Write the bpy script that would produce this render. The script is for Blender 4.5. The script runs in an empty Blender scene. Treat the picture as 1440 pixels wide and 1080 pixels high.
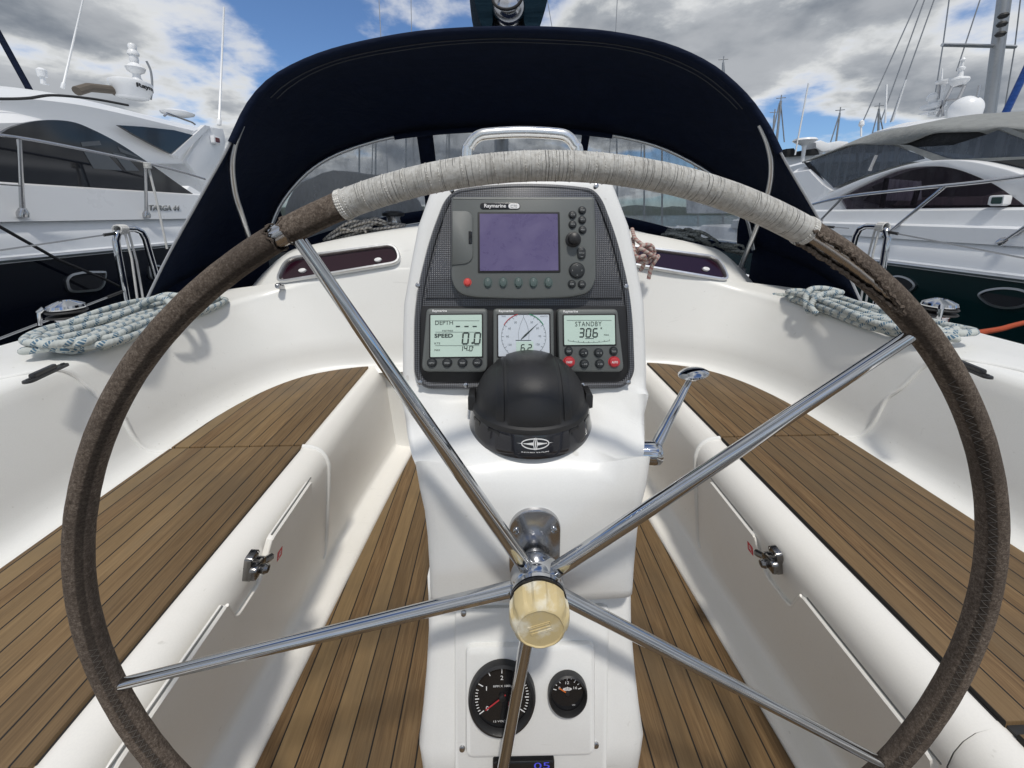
import bpy, bmesh, math, random
from mathutils import Vector as V, Matrix
random.seed(7)
R = math.radians
sin, cos, pi = math.sin, math.cos, math.pi
SC = bpy.context.scene
COL = SC.collection

# ------------------------------------------------------------------ camera
CAM = V((-.0448, 0, 1.075)); FPX, CX, CY = 550.0, 720.0, 400.0
PIT, YAW = R(10.3), R(2.0)
FW = V((sin(YAW)*cos(PIT), cos(YAW)*cos(PIT), -sin(PIT)))
RT = V((cos(YAW), -sin(YAW), 0)); UP = RT.cross(FW)
cd = bpy.data.cameras.new('camera'); cam = bpy.data.objects.new('camera', cd); COL.objects.link(cam)
cam.matrix_world = Matrix(((RT.x, UP.x, -FW.x, CAM.x), (RT.y, UP.y, -FW.y, CAM.y), (RT.z, UP.z, -FW.z, CAM.z), (0, 0, 0, 1)))
cd.sensor_width = 36; cd.lens = 36*FPX/1440; cd.shift_y = -(540-CY)/1440
cd.clip_start = .02; cd.clip_end = 3000
SC.camera = cam

def ray(px, py): return FW + RT*((px-CX)/FPX) - UP*((py-CY)/FPX)
def P(px, py, X=None, Y=None, Z=None, pl=None):
    """the point of the photograph's pixel on a plane that stands in the world"""
    d = ray(px, py)
    if X is not None: t = (X-CAM.x)/d.x
    elif Y is not None: t = (Y-CAM.y)/d.y
    elif Z is not None: t = (Z-CAM.z)/d.z
    else: t = (pl[0]-CAM).dot(pl[1])/d.dot(pl[1])
    return CAM + d*t

def px_of(q):
    d = q-CAM; z = d.dot(FW); return (CX+FPX*d.dot(RT)/z, CY-FPX*d.dot(UP)/z)

# ------------------------------------------------------------------ mesh builder
def lerp(a, b, t): return a+(b-a)*t
def spline(pts, n=8, closed=False):
    pts = [V(p) for p in pts]; out = []; m = len(pts)
    for i in range(m if closed else m-1):
        if closed: a, b, c, d = pts[i-1], pts[i], pts[(i+1) % m], pts[(i+2) % m]
        else: a, b, c, d = pts[max(i-1, 0)], pts[i], pts[i+1], pts[min(i+2, m-1)]
        for k in range(n):
            t = k/n
            out.append(.5*((2*b)+(c-a)*t+(2*a-5*b+4*c-d)*t*t+(3*b-a-3*c+d)*t*t*t))
    if not closed: out.append(pts[-1].copy())
    return out
def resample(pts, n):
    L = [0]
    for a, b in zip(pts, pts[1:]): L.append(L[-1]+(b-a).length)
    out = []; j = 0
    for i in range(n):
        s = L[-1]*i/(n-1)
        while j < len(L)-2 and L[j+1] < s: j += 1
        t = (s-L[j])/max(L[j+1]-L[j], 1e-9)
        out.append(pts[j].lerp(pts[j+1], min(max(t, 0), 1)))
    return out

class MB:
    def __init__(s): s.v, s.f, s.uv, s.mi = [], [], [], []; s.m = 0
    def add(s, vs): k = len(s.v); s.v += [V(q) for q in vs]; return k
    def face(s, idx, uv=None): s.f.append(tuple(idx)); s.uv.append(uv); s.mi.append(s.m)
    def tube(s, path, r, n=10, closed=False, caps=True, uvs=1.0, sq=1.0):
        path = [V(q) for q in path]; m = len(path)
        rr = r if isinstance(r, (list, tuple)) else [r]*m
        T = []
        for i in range(m):
            a = path[i-1] if (closed or i) else path[i]; b = path[(i+1) % m] if (closed or i < m-1) else path[i]
            d = b-a
            T.append(d.normalized() if d.length > 1e-9 else V((0, 0, 1)))
        t0 = T[0]; ax = V((0, 0, 1)) if abs(t0.z) < .9 else V((1, 0, 0))
        nrm = t0.cross(ax).normalized(); k0 = len(s.v); L = 0; Ls = []
        for i in range(m):
            if i:
                L += (path[i]-path[i-1]).length
                nrm = (nrm-T[i]*nrm.dot(T[i])).normalized()
            Ls.append(L); bn = T[i].cross(nrm)
            for j in range(n):
                a = 2*pi*j/n
                s.v.append(path[i]+(nrm*cos(a)+bn*sin(a)*sq)*rr[i])
        for i in range(m if closed else m-1):
            i2 = (i+1) % m; l2 = Ls[i2] if i2 else Ls[i]+(path[0]-path[i]).length
            for j in range(n):
                j2 = (j+1) % n
                s.face((k0+i*n+j, k0+i*n+j2, k0+i2*n+j2, k0+i2*n+j),
                       ((Ls[i]*uvs, j/n), (Ls[i]*uvs, (j+1)/n), (l2*uvs, (j+1)/n), (l2*uvs, j/n)))
        if caps and not closed:
            s.face([k0+j for j in range(n)][::-1]); s.face([k0+(m-1)*n+j for j in range(n)])
        return s
    def lathe(s, prof, o=(0, 0, 0), ax=(0, 0, 1), n=32, cap=True, facet=None):
        o, ax = V(o), V(ax).normalized()
        u = ax.cross(V((0, 1, 0)) if abs(ax.y) < .9 else V((1, 0, 0))).normalized(); w = ax.cross(u)
        k0 = len(s.v)
        for (r, h) in prof:
            for j in range(n):
                a = 2*pi*j/n; q = r*(1 if facet is None else facet(j, n, h))
                s.v.append(o+ax*h+(u*cos(a)+w*sin(a))*q)
        m = len(prof)
        for i in range(m-1):
            for j in range(n):
                j2 = (j+1) % n
                s.face((k0+i*n+j, k0+i*n+j2, k0+(i+1)*n+j2, k0+(i+1)*n+j))
        if cap:
            s.face([k0+j for j in range(n)][::-1]); s.face([k0+(m-1)*n+j for j in range(n)])
        return s
    def grid(s, rows, flip=False, closed=False, skip=None, uv=False):
        k0 = len(s.v); m = len(rows); n = len(rows[0])
        for r in rows: s.v += [V(q) for q in r]
        for i in range(m-1):
            for j in range(n if closed else n-1):
                if skip and skip(i, j): continue
                j2 = (j+1) % n
                q = (k0+i*n+j, k0+i*n+j2, k0+(i+1)*n+j2, k0+(i+1)*n+j)
                c = ((i/(m-1), j/n), (i/(m-1), (j+1)/n), ((i+1)/(m-1), (j+1)/n), ((i+1)/(m-1), j/n)) if uv else None
                s.face(q[::-1] if flip else q, (c[::-1] if flip else c) if uv else None)
        return s
    def box(s, c, d, ax=None, b=0):
        c = V(c); X, Y, Z = ax or (V((1, 0, 0)), V((0, 1, 0)), V((0, 0, 1)))
        fr = Frame(c-Z*(d[2]/2), X, Y, Z)
        h, k = d[0]/2, d[1]/2
        fr.plate(s, [(-h, -k), (h, -k), (h, k), (-h, k)], 0, d[2], min(b, d[2]*.4), both=b > 0)
        return s
    def prism(s, poly, vec, b=0):
        """a polygon of world points carried along vec"""
        poly = [V(q) for q in poly]; vec = V(vec); n = len(poly)
        k = s.add(poly); s.add([q+vec for q in poly])
        s.face(range(k, k+n)); s.face(list(range(k+n, k+2*n))[::-1])
        for i in range(n):
            j = (i+1) % n
            s.face((k+i, k+n+i, k+n+j, k+j))
        return s
    def text(s, txt, fmap, box, fit='box', font_shear=0, space=1.0, bold=0):
        """letters as filled outlines, mapped into a u,v box (u0,v0,u1,v1) of some surface"""
        cu = bpy.data.curves.new('letters', 'FONT'); cu.body = txt; cu.size = 1; cu.shear = font_shear; cu.space_character = space
        cu.resolution_u = 3; cu.offset = bold
        ob = bpy.data.objects.new('letters', cu); COL.objects.link(ob)
        dg = bpy.context.evaluated_depsgraph_get(); dg.update()
        me = ob.evaluated_get(dg).to_mesh()
        vs = [q.co.copy() for q in me.vertices]; fs = [tuple(p.vertices) for p in me.polygons]
        ob.evaluated_get(dg).to_mesh_clear(); bpy.data.objects.remove(ob); bpy.data.curves.remove(cu)
        if not vs: return s
        x0, x1 = min(q.x for q in vs), max(q.x for q in vs); y0, y1 = min(q.y for q in vs), max(q.y for q in vs)
        u0, v0, u1, v1 = box; sx = (u1-u0)/(x1-x0); sy = (v1-v0)/(y1-y0)
        k = s.add([fmap(u0+(q.x-x0)*sx, v0+(q.y-y0)*sy) for q in vs])
        for f in fs: s.face([k+i for i in f])
        return s

class Frame:
    """a flat working surface in the world: U to the right, W up, N out of it"""
    def __init__(s, o, U, W, N): s.o, s.U, s.W, s.N = V(o), V(U).normalized(), V(W).normalized(), V(N).normalized()
    def at(s, u, v, n=0): return s.o+s.U*u+s.W*v+s.N*n
    def px(s, x, y, n=0):
        q = P(x, y, pl=(s.o+s.N*n, s.N))-s.o
        return (q.dot(s.U), q.dot(s.W))
    def pxs(s, pts, n=0): return [s.px(a, b, n) for a, b in pts]
    def plate(s, mb, poly, n0, n1, b=0, both=False, back=True):
        a = sum(p[0]*q[1]-q[0]*p[1] for p, q in zip(poly, poly[1:]+poly[:1]))
        if a < 0: poly = poly[::-1]
        m = len(poly); rings = []
        if both and b: rings.append((inset(poly, b), n0)); rings.append((poly, n0+b))
        else: rings.append((poly, n0))
        if b:
            rings.append((poly, n1-b)); rings.append((inset(poly, b*.3), n1-b*.3)); rings.append((inset(poly, b), n1))
        else: rings.append((poly, n1))
        k = len(mb.v)
        for pg, n in rings: mb.add([s.at(u, v, n) for u, v in pg])
        for i in range(len(rings)-1):
            for j in range(m):
                j2 = (j+1) % m
                mb.face((k+i*m+j, k+i*m+j2, k+(i+1)*m+j2, k+(i+1)*m+j))
        mb.face([k+(len(rings)-1)*m+j for j in range(m)])
        if back: mb.face([k+j for j in range(m)][::-1])
        return mb
    def disc(s, mb, u, v, r, n0, n1, b=0, n=24, ry=None):
        return s.plate(mb, [(u+r*cos(2*pi*i/n), v+(ry or r)*sin(2*pi*i/n)) for i in range(n)], n0, n1, b)
    def line(s, mb, pts, w, n0, n1=None):
        """flat stroke of width w through u,v points"""
        for (a, b), (c, d) in zip(pts, pts[1:]):
            dx, dy = c-a, d-b; L = math.hypot(dx, dy) or 1e-9; ox, oy = -dy/L*w/2, dx/L*w/2
            s.plate(mb, [(a+ox, b+oy), (a-ox, b-oy), (c-ox, d-oy), (c+ox, d+oy)], n0, n1 if n1 is not None else n0+.0003)
    def ring(s, mb, u, v, r0, r1, n0, n1, n=40, a0=0, a1=2*pi, ky=1):
        full = abs(a1-a0-2*pi) < 1e-6
        rows = []
        for i in range(n+1):
            a = a0+(a1-a0)*i/n
            rows.append([s.at(u+q*cos(a), v+q*ky*sin(a), h) for q, h in ((r0, n0), (r0, n1), (r1, n1), (r1, n0))])
        mb.grid(rows, flip=False, closed=True)

def inset(poly, b):
    m = len(poly); out = []
    for i in range(m):
        p, q, r = V(poly[i-1]).to_3d(), V(poly[i]).to_3d(), V(poly[(i+1) % m]).to_3d()
        d1, d2 = (q-p), (r-q)
        if d1.length < 1e-9 or d2.length < 1e-9: out.append((q.x, q.y)); continue
        d1.normalize(); d2.normalize()
        n1, n2 = V((-d1.y, d1.x, 0)), V((-d2.y, d2.x, 0)); nn = n1+n2
        if nn.length < 1e-6: nn = n1
        nn.normalize(); k = b/max(nn.dot(n1), .5)
        out.append((q.x+nn.x*k, q.y+nn.y*k))
    return out
def rrect(u0, v0, u1, v1, r, n=6):
    r = min(r, (u1-u0)/2*.999, (v1-v0)/2*.999); out = []
    for cx, cy, a in ((u1-r, v0+r, -90), (u1-r, v1-r, 0), (u0+r, v1-r, 90), (u0+r, v0+r, 180)):
        for i in range(n+1):
            t = R(a+90*i/n); out.append((cx+r*cos(t), cy+r*sin(t)))
    return out
def rpoly(pts, r, n=5):
    """round the corners of a polygon (2-D), r a number or one per corner"""
    m = len(pts); out = []
    for i in range(m):
        p, q, w = V(pts[i-1]), V(pts[i]), V(pts[(i+1) % m]); rr = r[i] if isinstance(r, (list, tuple)) else r
        a, b = p-q, w-q; k = min(rr, a.length*.49, b.length*.49)
        a = q+a.normalized()*k; b = q+b.normalized()*k
        for j in range(n+1):
            t = j/n; out.append(tuple((1-t)**2*a+2*t*(1-t)*q+t*t*b))
    return out

# ------------------------------------------------------------------ objects
WL = {}
def islands(mb):
    par = list(range(len(mb.v)))
    def find(i):
        while par[i] != i: par[i] = par[par[i]]; i = par[i]
        return i
    for f in mb.f:
        a = find(f[0])
        for k in f[1:]: par[find(k)] = a
    out = {}
    for f, u, m in zip(mb.f, mb.uv, mb.mi): out.setdefault(find(f[0]), []).append((f, u, m))
    res = []
    for fs in out.values():
        q = MB(); mp = {}
        for f, u, m in fs:
            for k in f:
                if k not in mp: mp[k] = len(q.v); q.v.append(mb.v[k])
            q.f.append(tuple(mp[k] for k in f)); q.uv.append(u); q.mi.append(m)
        res.append(q)
    return res
def mk_each(name, mb, *a, **k):
    """every separate piece of the mesh becomes an object of its own"""
    return [mk(name, q, *a, **k) for q in islands(mb)]
def mk(name, mb, mats, parent=None, ang=35, solid=0, smooth=True, solid_off=0):
    me = bpy.data.meshes.new(name)
    lo = V((min(q.x for q in mb.v), min(q.y for q in mb.v), min(q.z for q in mb.v)))
    hi = V((max(q.x for q in mb.v), max(q.y for q in mb.v), max(q.z for q in mb.v)))
    c = V(((lo.x+hi.x)/2, (lo.y+hi.y)/2, lo.z))
    me.from_pydata([tuple(q-c) for q in mb.v], [], mb.f)
    if any(u for u in mb.uv):
        L = me.uv_layers.new(name='along')
        for p, u in zip(me.polygons, mb.uv):
            if u:
                for li, q in zip(p.loop_indices, u): L.data[li].uv = q
    for m in (mats if isinstance(mats, (list, tuple)) else [mats]): me.materials.append(m)
    for p, k in zip(me.polygons, mb.mi): p.material_index = k; p.use_smooth = smooth
    bm = bmesh.new(); bm.from_mesh(me); bmesh.ops.recalc_face_normals(bm, faces=bm.faces); bm.to_mesh(me); bm.free()
    if smooth: me.set_sharp_from_angle(angle=R(ang))
    o = bpy.data.objects.new(name, me); COL.objects.link(o)
    o.location = c; WL[o] = c
    if parent is not None:
        o.parent = parent; o.matrix_parent_inverse = Matrix.Translation(-WL[parent])
    if solid:
        md = o.modifiers.new('thickness', 'SOLIDIFY'); md.thickness = solid; md.offset = solid_off
    return o
def tag(o, label=None, cat=None, group=None, kind=None):
    if label: o['label'] = label
    if cat: o['category'] = cat
    if group: o['group'] = group
    if kind: o['kind'] = kind
    return o
def thing(name, loc, label, cat, group=None):
    o = bpy.data.objects.new(name, None); COL.objects.link(o); o.location = V(loc); o.empty_display_size = .05
    WL[o] = V(loc); return tag(o, label, cat, group)

# ------------------------------------------------------------------ materials
class NT:
    def __init__(s, name):
        s.mat = bpy.data.materials.new(name); s.mat.use_nodes = True; s.t = s.mat.node_tree; s.n = s.t.nodes
        s.b = s.n['Principled BSDF']; s.out = s.n['Material Output']
    def node(s, typ, **kw):
        q = s.n.new(typ)
        for k, val in kw.items():
            if k in q.inputs.keys() and not hasattr(q, k): q.inputs[k].default_value = val
            else: setattr(q, k, val)
        return q
    def link(s, a, b): s.t.links.new(a, b); return s
    def val(s, x, inp):
        if hasattr(x, 'is_output'): s.t.links.new(x, inp)
        else: inp.default_value = x
    def math(s, op, a, b=0, c=None, clamp=False):
        q = s.n.new('ShaderNodeMath'); q.operation = op; q.use_clamp = clamp
        s.val(a, q.inputs[0]); s.val(b, q.inputs[1])
        if c is not None: s.val(c, q.inputs[2])
        return q.outputs[0]
    def pos(s): return s.node('ShaderNodeNewGeometry').outputs['Position']
    def uv(s): q = s.n.new('ShaderNodeUVMap'); q.uv_map = 'along'; return q.outputs[0]
    def sep(s, vec): q = s.n.new('ShaderNodeSeparateXYZ'); s.link(vec, q.inputs[0]); return q.outputs
    def comb(s, x, y, z=0):
        q = s.n.new('ShaderNodeCombineXYZ')
        for i, k in enumerate((x, y, z)): s.val(k, q.inputs[i])
        return q.outputs[0]
    def scale(s, vec, k):
        q = s.n.new('ShaderNodeVectorMath'); q.operation = 'MULTIPLY'; s.link(vec, q.inputs[0]); q.inputs[1].default_value = k; return q.outputs[0]
    def noise(s, vec, sc, det=3, rough=.55, dist=0):
        q = s.n.new('ShaderNodeTexNoise'); s.link(vec, q.inputs['Vector']); q.inputs['Scale'].default_value = sc
        q.inputs['Detail'].default_value = det; q.inputs['Roughness'].default_value = rough; q.inputs['Distortion'].default_value = dist
        return q.outputs['Fac']
    def ramp(s, f, stops, interp='LINEAR'):
        q = s.n.new('ShaderNodeValToRGB'); s.link(f, q.inputs[0]); e = q.color_ramp.elements; q.color_ramp.interpolation = interp
        while len(e) < len(stops): e.new(.5)
        for k, (p, c) in zip(e, stops): k.position = p; k.color = (*c, 1) if len(c) == 3 else c
        return q.outputs['Color']
    def mix(s, f, a, b, typ='MIX'):
        q = s.n.new('ShaderNodeMix'); q.data_type = 'RGBA'; q.blend_type = typ
        s.val(f, q.inputs[0])
        for k, inp in ((a, q.inputs[6]), (b, q.inputs[7])):
            if isinstance(k, tuple): inp.default_value = (*k, 1) if len(k) == 3 else k
            else: s.link(k, inp)
        return q.outputs[2]
    def smooth(s, x, a, b):
        q = s.n.new('ShaderNodeMapRange'); q.interpolation_type = 'SMOOTHSTEP'; s.val(x, q.inputs[0])
        q.inputs[1].default_value = a; q.inputs[2].default_value = b; return q.outputs[0]
    def bump(s, h, st=.3, d=.001):
        q = s.n.new('ShaderNodeBump'); q.inputs['Strength'].default_value = st; q.inputs['Distance'].default_value = d
        s.link(h, q.inputs['Height']); s.link(q.outputs[0], s.b.inputs['Normal'])
    def set(s, col=None, rough=None, metal=None, spec=None, coat=None, coat_r=.05, sheen=None):
        for k, x in (('Base Color', col), ('Roughness', rough), ('Metallic', metal), ('Specular IOR Level', spec), ('Coat Weight', coat), ('Sheen Weight', sheen)):
            if x is None: continue
            s.val((*x, 1) if isinstance(x, tuple) and len(x) == 3 else x, s.b.inputs[k])
        if coat is not None: s.b.inputs['Coat Roughness'].default_value = coat_r
        return s.mat
def simple(name, col, rough=.4, metal=0, spec=.5, var=.08, sc=30, bump=0, bsc=300, coat=None):
    m = NT(name); p = m.pos(); n = m.noise(p, sc, 4)
    c = m.mix(m.math('MULTIPLY', n, 1), tuple(max(0, k*(1-var)) for k in col), tuple(min(1, k*(1+var)) for k in col))
    r = m.math('ADD', m.math('MULTIPLY', m.noise(p, sc*2.3, 3), .16*rough), rough*.92)
    if bump: m.bump(m.noise(p, bsc, 3), bump, .0008)
    return m.set(c, r, metal, spec, coat)
def gelcoat(name, col, rough=.32):
    m = NT(name); p = m.pos()
    dirt = m.smooth(m.noise(p, 3.3, 5, .6), .45, .78)
    spot = m.smooth(m.noise(p, 55, 2, .5), .735, .78)
    c = m.mix(m.math('MULTIPLY', dirt, .35), col, tuple(k*q for k, q in zip(col, (.88, .865, .83))))
    c = m.mix(m.math('MULTIPLY', spot, .30), c, (.42, .40, .34))
    fine = m.noise(p, 420, 2, .6)
    c = m.mix(m.math('MULTIPLY', m.smooth(fine, .3, .7), .06), c, (.45, .45, .44))
    scr = m.noise(m.scale(p, (1.2, 22, 9)), 7, 3, .5, .6)
    c = m.mix(m.math('MULTIPLY', m.math('MULTIPLY', m.smooth(scr, .66, .70), m.smooth(m.noise(p, 2.1, 3), .5, .65)), .22), c, (.46, .45, .42))
    r = m.math('ADD', m.math('MULTIPLY', m.noise(p, 9, 4), .22), rough-.08)
    m.bump(m.math('ADD', m.math('MULTIPLY', fine, .3), m.noise(p, 60, 3)), .06, .0012)
    return m.set(c, r, 0, .5)
def teak(name, pitch=.0456, x0=0.0, axis='X'):
    m = NT(name); p = m.pos(); x, y, z = m.sep(p)
    q = m.math('DIVIDE', m.math('SUBTRACT', x, x0), pitch)
    idx = m.math('FLOOR', q); fr = m.math('SUBTRACT', q, idx)
    edge = m.math('MINIMUM', fr, m.math('SUBTRACT', 1, fr))
    caulk = m.smooth(edge, .022, .045)
    wn = m.node('ShaderNodeTexWhiteNoise'); wn.noise_dimensions = '1D'; m.link(idx, wn.inputs['W'])
    sv = m.comb(m.math('ADD', m.math('MULTIPLY', x, 1.0), m.math('MULTIPLY', wn.outputs[0], 3)), m.math('MULTIPLY', y, .045), 0)
    g1 = m.noise(sv, 260, 5, .65, .3); g2 = m.noise(sv, 75, 4, .6, .8)
    blot = m.noise(p, 4.2, 4, .6)
    base = m.ramp(m.math('ADD', m.math('MULTIPLY', g1, .5), m.math('MULTIPLY', g2, .5)),
                  [(.28, (.048, .026, .011)), (.45, (.130, .076, .034)), (.59, (.205, .128, .060)), (.74, (.305, .208, .108))])
    base = m.mix(m.math('MULTIPLY', m.math('POWER', wn.outputs[0], 1.6), .58), base, (.105, .070, .034))
    wn2 = m.node('ShaderNodeTexWhiteNoise'); wn2.noise_dimensions = '1D'; m.link(m.math('ADD', idx, 31.7), wn2.inputs['W'])
    base = m.mix(m.math('MULTIPLY', m.math('POWER', wn2.outputs[0], 2.5), .45), base, (.30, .212, .105))
    grey = m.noise(m.comb(m.math('MULTIPLY', x, 9), m.math('MULTIPLY', y, 1.7), 0), 1, 5, .65)
    base = m.mix(m.math('MULTIPLY', m.smooth(grey, .52, .72), .25), base, (.23, .175, .105))
    base = m.mix(m.math('MULTIPLY', m.smooth(blot, .45, .7), .45), base, (.105, .078, .047))
    c = m.mix(caulk, (.010, .009, .008), base)
    m.bump(m.math('ADD', m.math('MULTIPLY', g1, .35), m.math('MULTIPLY', caulk, 1.2)), .45, .0014)
    return m.set(c, m.math('ADD', m.math('MULTIPLY', g2, .2), .52), 0, .35)
def steel(name, col=(.74, .75, .77), rough=.09):
    m = NT(name); p = m.pos(); n = m.noise(p, 70, 5, .7)
    r = m.math('ADD', m.math('MULTIPLY', m.smooth(n, .5, .8), .14), rough)
    return m.set(m.mix(m.smooth(m.noise(p, 22, 4), .5, .8), col, tuple(k*.86 for k in col)), r, 1)
def rope_mat(name, base, fleck, per=.042, gate=.25, dirt=.25):
    m = NT(name); u, v, _ = m.sep(m.uv())
    k = m.math('FRACT', m.math('ADD', m.math('DIVIDE', u, per), m.math('MULTIPLY', v, 1)))
    k2 = m.math('FRACT', m.math('SUBTRACT', m.math('DIVIDE', u, per*.20), m.math('MULTIPLY', v, 5)))
    fk = m.math('MULTIPLY', m.smooth(k, 1-gate, 1-gate+.03), m.smooth(k2, .30, .45))
    br = m.math('SINE', m.math('MULTIPLY', m.math('ADD', m.math('DIVIDE', u, .009), v), 6.2832))
    br2 = m.math('SINE', m.math('MULTIPLY', m.math('SUBTRACT', m.math('DIVIDE', u, .009), m.math('MULTIPLY', v, 2)), 6.2832))
    p = m.pos(); d = m.noise(p, 28, 4)
    c = m.mix(m.math('MULTIPLY', m.smooth(d, .4, .75), dirt), base, tuple(k*.6 for k in base))
    c = m.mix(m.math('MULTIPLY', fk, .9), c, fleck)
    m.bump(m.math('MULTIPLY', m.math('ADD', br, br2), .5), .5, .0012)
    return m.set(c, .85, 0, .25)

M = {}
M['gel'] = gelcoat('white_gelcoat', (.83, .83, .80))
M['gel_bounce'] = gelcoat('bounce_tinted_gelcoat', (.84, .82, .77), .36)  # cream copy of the white: bounce light off the teak put into the colour
M['ped'] = gelcoat('pedestal_gelcoat', (.80, .805, .79), .34)
M['gel_far'] = simple('boat_white', (.82, .83, .84), .28, var=.04, sc=2)
M['gel_far2'] = simple('boat_pale', (.76, .78, .80), .3, var=.04, sc=2)
M['teak'] = teak('teak_seat', .0412, .607)
M['teak2'] = teak('teak_sole', .047, .02)
M['steel'] = steel('polished_steel', (.52, .53, .545), .05); M['steel_d'] = steel('dull_steel', (.50, .50, .51), .2)
M['wire'] = simple('wire_rope', (.35, .36, .37), .4, .8)
M['black'] = simple('black_plastic', (.016, .016, .017), .42, bump=.25, bsc=900)
M['black_g'] = simple('black_gloss', (.012, .012, .013), .16)
M['rubber'] = simple('black_rubber', (.02, .02, .021), .6, bump=.2)
M['grey_pl'] = simple('instrument_grey', (.125, .135, .132), .48, var=.05, bump=.12, bsc=1200)
M['btn'] = simple('button_dark', (.022, .025, .027), .45)
M['btn_g'] = simple('button_green_grey', (.085, .12, .115), .45)
M['btn_red'] = simple('button_red', (.48, .035, .045), .5)
M['red_led'] = simple('button_soft_red', (.62, .07, .06), .4)
M['ink'] = simple('lcd_ink', (.035, .05, .045), .5, var=.02)
M['ink_soft'] = simple('lcd_ink_faded', (.17, .20, .22), .5, var=.02)
M['print'] = simple('white_print', (.80, .80, .80), .5, var=.02)
M['print_g'] = simple('grey_print', (.30, .31, .31), .5, var=.02)
M['lcd'] = simple('lcd_green', (.56, .70, .62), .22, var=.05, sc=12)
M['lcd_b'] = simple('lcd_blue_grey', (.62, .67, .73), .22, var=.04, sc=12)
M['lcd_rim'] = simple('lcd_border', (.55, .60, .65), .25, var=.02)
M['canvas'] = None
def canvas(name, col, sheen=.15):
    m = NT(name); p = m.pos(); x, y, z = m.sep(p)
    w = m.math('MULTIPLY', m.math('SINE', m.math('MULTIPLY', x, 2600)), m.math('SINE', m.math('MULTIPLY', m.math('ADD', y, z), 2600)))
    wr = m.noise(p, 5.5, 4, .5, .4)
    c = m.mix(m.smooth(m.noise(p, 14, 5, .7), .35, .8), col, tuple(k*1.25+.0004 for k in col))
    fo = m.noise(m.scale(p, (1.0, 2.2, 5.0)), 2.6, 4, .55, .8)
    m.bump(m.math('ADD', m.math('ADD', m.math('MULTIPLY', wr, 8), m.math('MULTIPLY', fo, 9)), m.math('MULTIPLY', w, .15)), .55, .004)
    m.set(c, .88, 0, .15, sheen=sheen); m.b.inputs['Sheen Roughness'].default_value = .5
    return m.mat
M['canvas'] = canvas('navy_canvas', (.0062, .0112, .0290), 0)
M['teal'] = canvas('teal_canvas', (.003, .017, .030), 0)
M['seam'] = simple('seam_thread', (.06, .068, .085), .8)
M['greycanvas'] = canvas('grey_canvas', (.25, .258, .25), .1)
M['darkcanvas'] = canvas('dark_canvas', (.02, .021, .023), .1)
def vinyl(name, tint=(.74, .77, .80), haze=.42, haze_c=(.36, .38, .41)):
    m = NT(name); p = m.pos()
    st = m.noise(m.scale(p, (16, 16, 1.6)), 1, 5, .65)
    tr = m.node('ShaderNodeBsdfTransparent'); tr.inputs[0].default_value = (*tint, 1)
    m.set(haze_c, .12, 0, .5)
    f = m.math('ADD', m.math('MULTIPLY', m.smooth(st, .35, .75), .28), haze, clamp=True)
    mx = m.node('ShaderNodeMixShader'); m.link(f, mx.inputs[0]); m.link(tr.outputs[0], mx.inputs[1]); m.link(m.b.outputs[0], mx.inputs[2])
    m.link(mx.outputs[0], m.out.inputs[0]); m.bump(m.noise(p, 7, 3), .35, .01)
    return m.mat
M['vinyl'] = vinyl('clear_vinyl_window')
M['vinyl2'] = vinyl('clear_canopy_panel', (.5, .55, .62), .5, (.10, .12, .15))
M['glass'] = simple('dark_boat_glass', (.012, .013, .017), .06, spec=.6, var=.2, sc=3)
M['glass_v'] = simple('smoked_purple_acrylic', (.020, .004, .010), .08, spec=.6)
M['navy'] = simple('navy_hull_paint', (.004, .006, .014), .10, var=.1, sc=3, coat=.3)
M['green'] = simple('green_hull_paint', (.003, .024, .026), .12, var=.1, sc=3, coat=.3)
M['alu'] = steel('anodised_alloy', (.62, .63, .64), .32)
M['rail'] = steel('brushed_rail_steel', (.80, .80, .79), .24); M['alu_d'] = steel('weathered_alloy', (.40, .41, .42), .42)
M['amber'] = None
# ================================================================== OUR YACHT
yacht = thing('sailing_yacht', (0, 0, 0), 'white sailing yacht seen from its own cockpit, with slatted teak seats and teak floor', 'sailboat')

M['gap'] = simple('gap_shadow_grey', (.20, .20, .19), .6); M['latch'] = steel('tarnished_steel', (.26, .255, .25), .22); M['clip'] = simple('worn_black_metal', (.05, .05, .052), .35, .6)
def roof_z(x): return 1.035-.125*x*x
# ---- cockpit walls: foot line F (edge of the seat teak) and top edge T, swept round the cockpit
Fh = [(.985, -1.0, .42), (.978, -.3, .42), (.975, .62, .42), (.972, 1.0, .42), (.962, 1.22, .42), (.915, 1.40, .42), (.83, 1.525, .42), (.70, 1.595, .42), (.55, 1.625, .42), (.28, 1.64, .42), (0, 1.645, .42)]
Th = [(1.10, -1.0, .70), (1.10, -.3, .705), (1.10, .62, .713), (1.10, 1.0, .716), (1.105, 1.25, .722), (1.105, 1.43, .728), (1.07, 1.57, .738), (.97, 1.66, .762), (.80, 1.71, .80), (.45, 1.74, .845), (0, 1.75, .86)]
def both(h):
    r = spline(h, 8); return r+[V((-q.x, q.y, q.z)) for q in r[::-1][1:]]
Fp, Tp = both(Fh), both(Th)
rows = []
for f, t in zip(Fp, Tp):
    o = V((t.x-f.x, t.y-f.y, 0)); w = o.length; o.normalize(); h = t.z-f.z
    wide = .30 if t.y < 1.5 else max(.02, .30*min(1, max(0, (abs(t.x)-.85)/.25)))
    pr = [(-.045, -.02), (-.012, -.004), (.0, .0), (.018, .002), (.034, .008), (.048, .022), (.058, .045), (.066, .08), (.078, .14),
          (w-.014, h-.045), (w-.006, h-.018), (w+.006, h-.004), (w+.022, h), (w+.03, h+.001), (w+wide, h+.004), (w+wide+.015, h-.006), (w+wide+.02, h-.03), (w+wide+.03, h-.16)]
    rows.append([V((f.x, f.y, f.z))+o*a+V((0, 0, z)) for a, z in pr])
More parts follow.
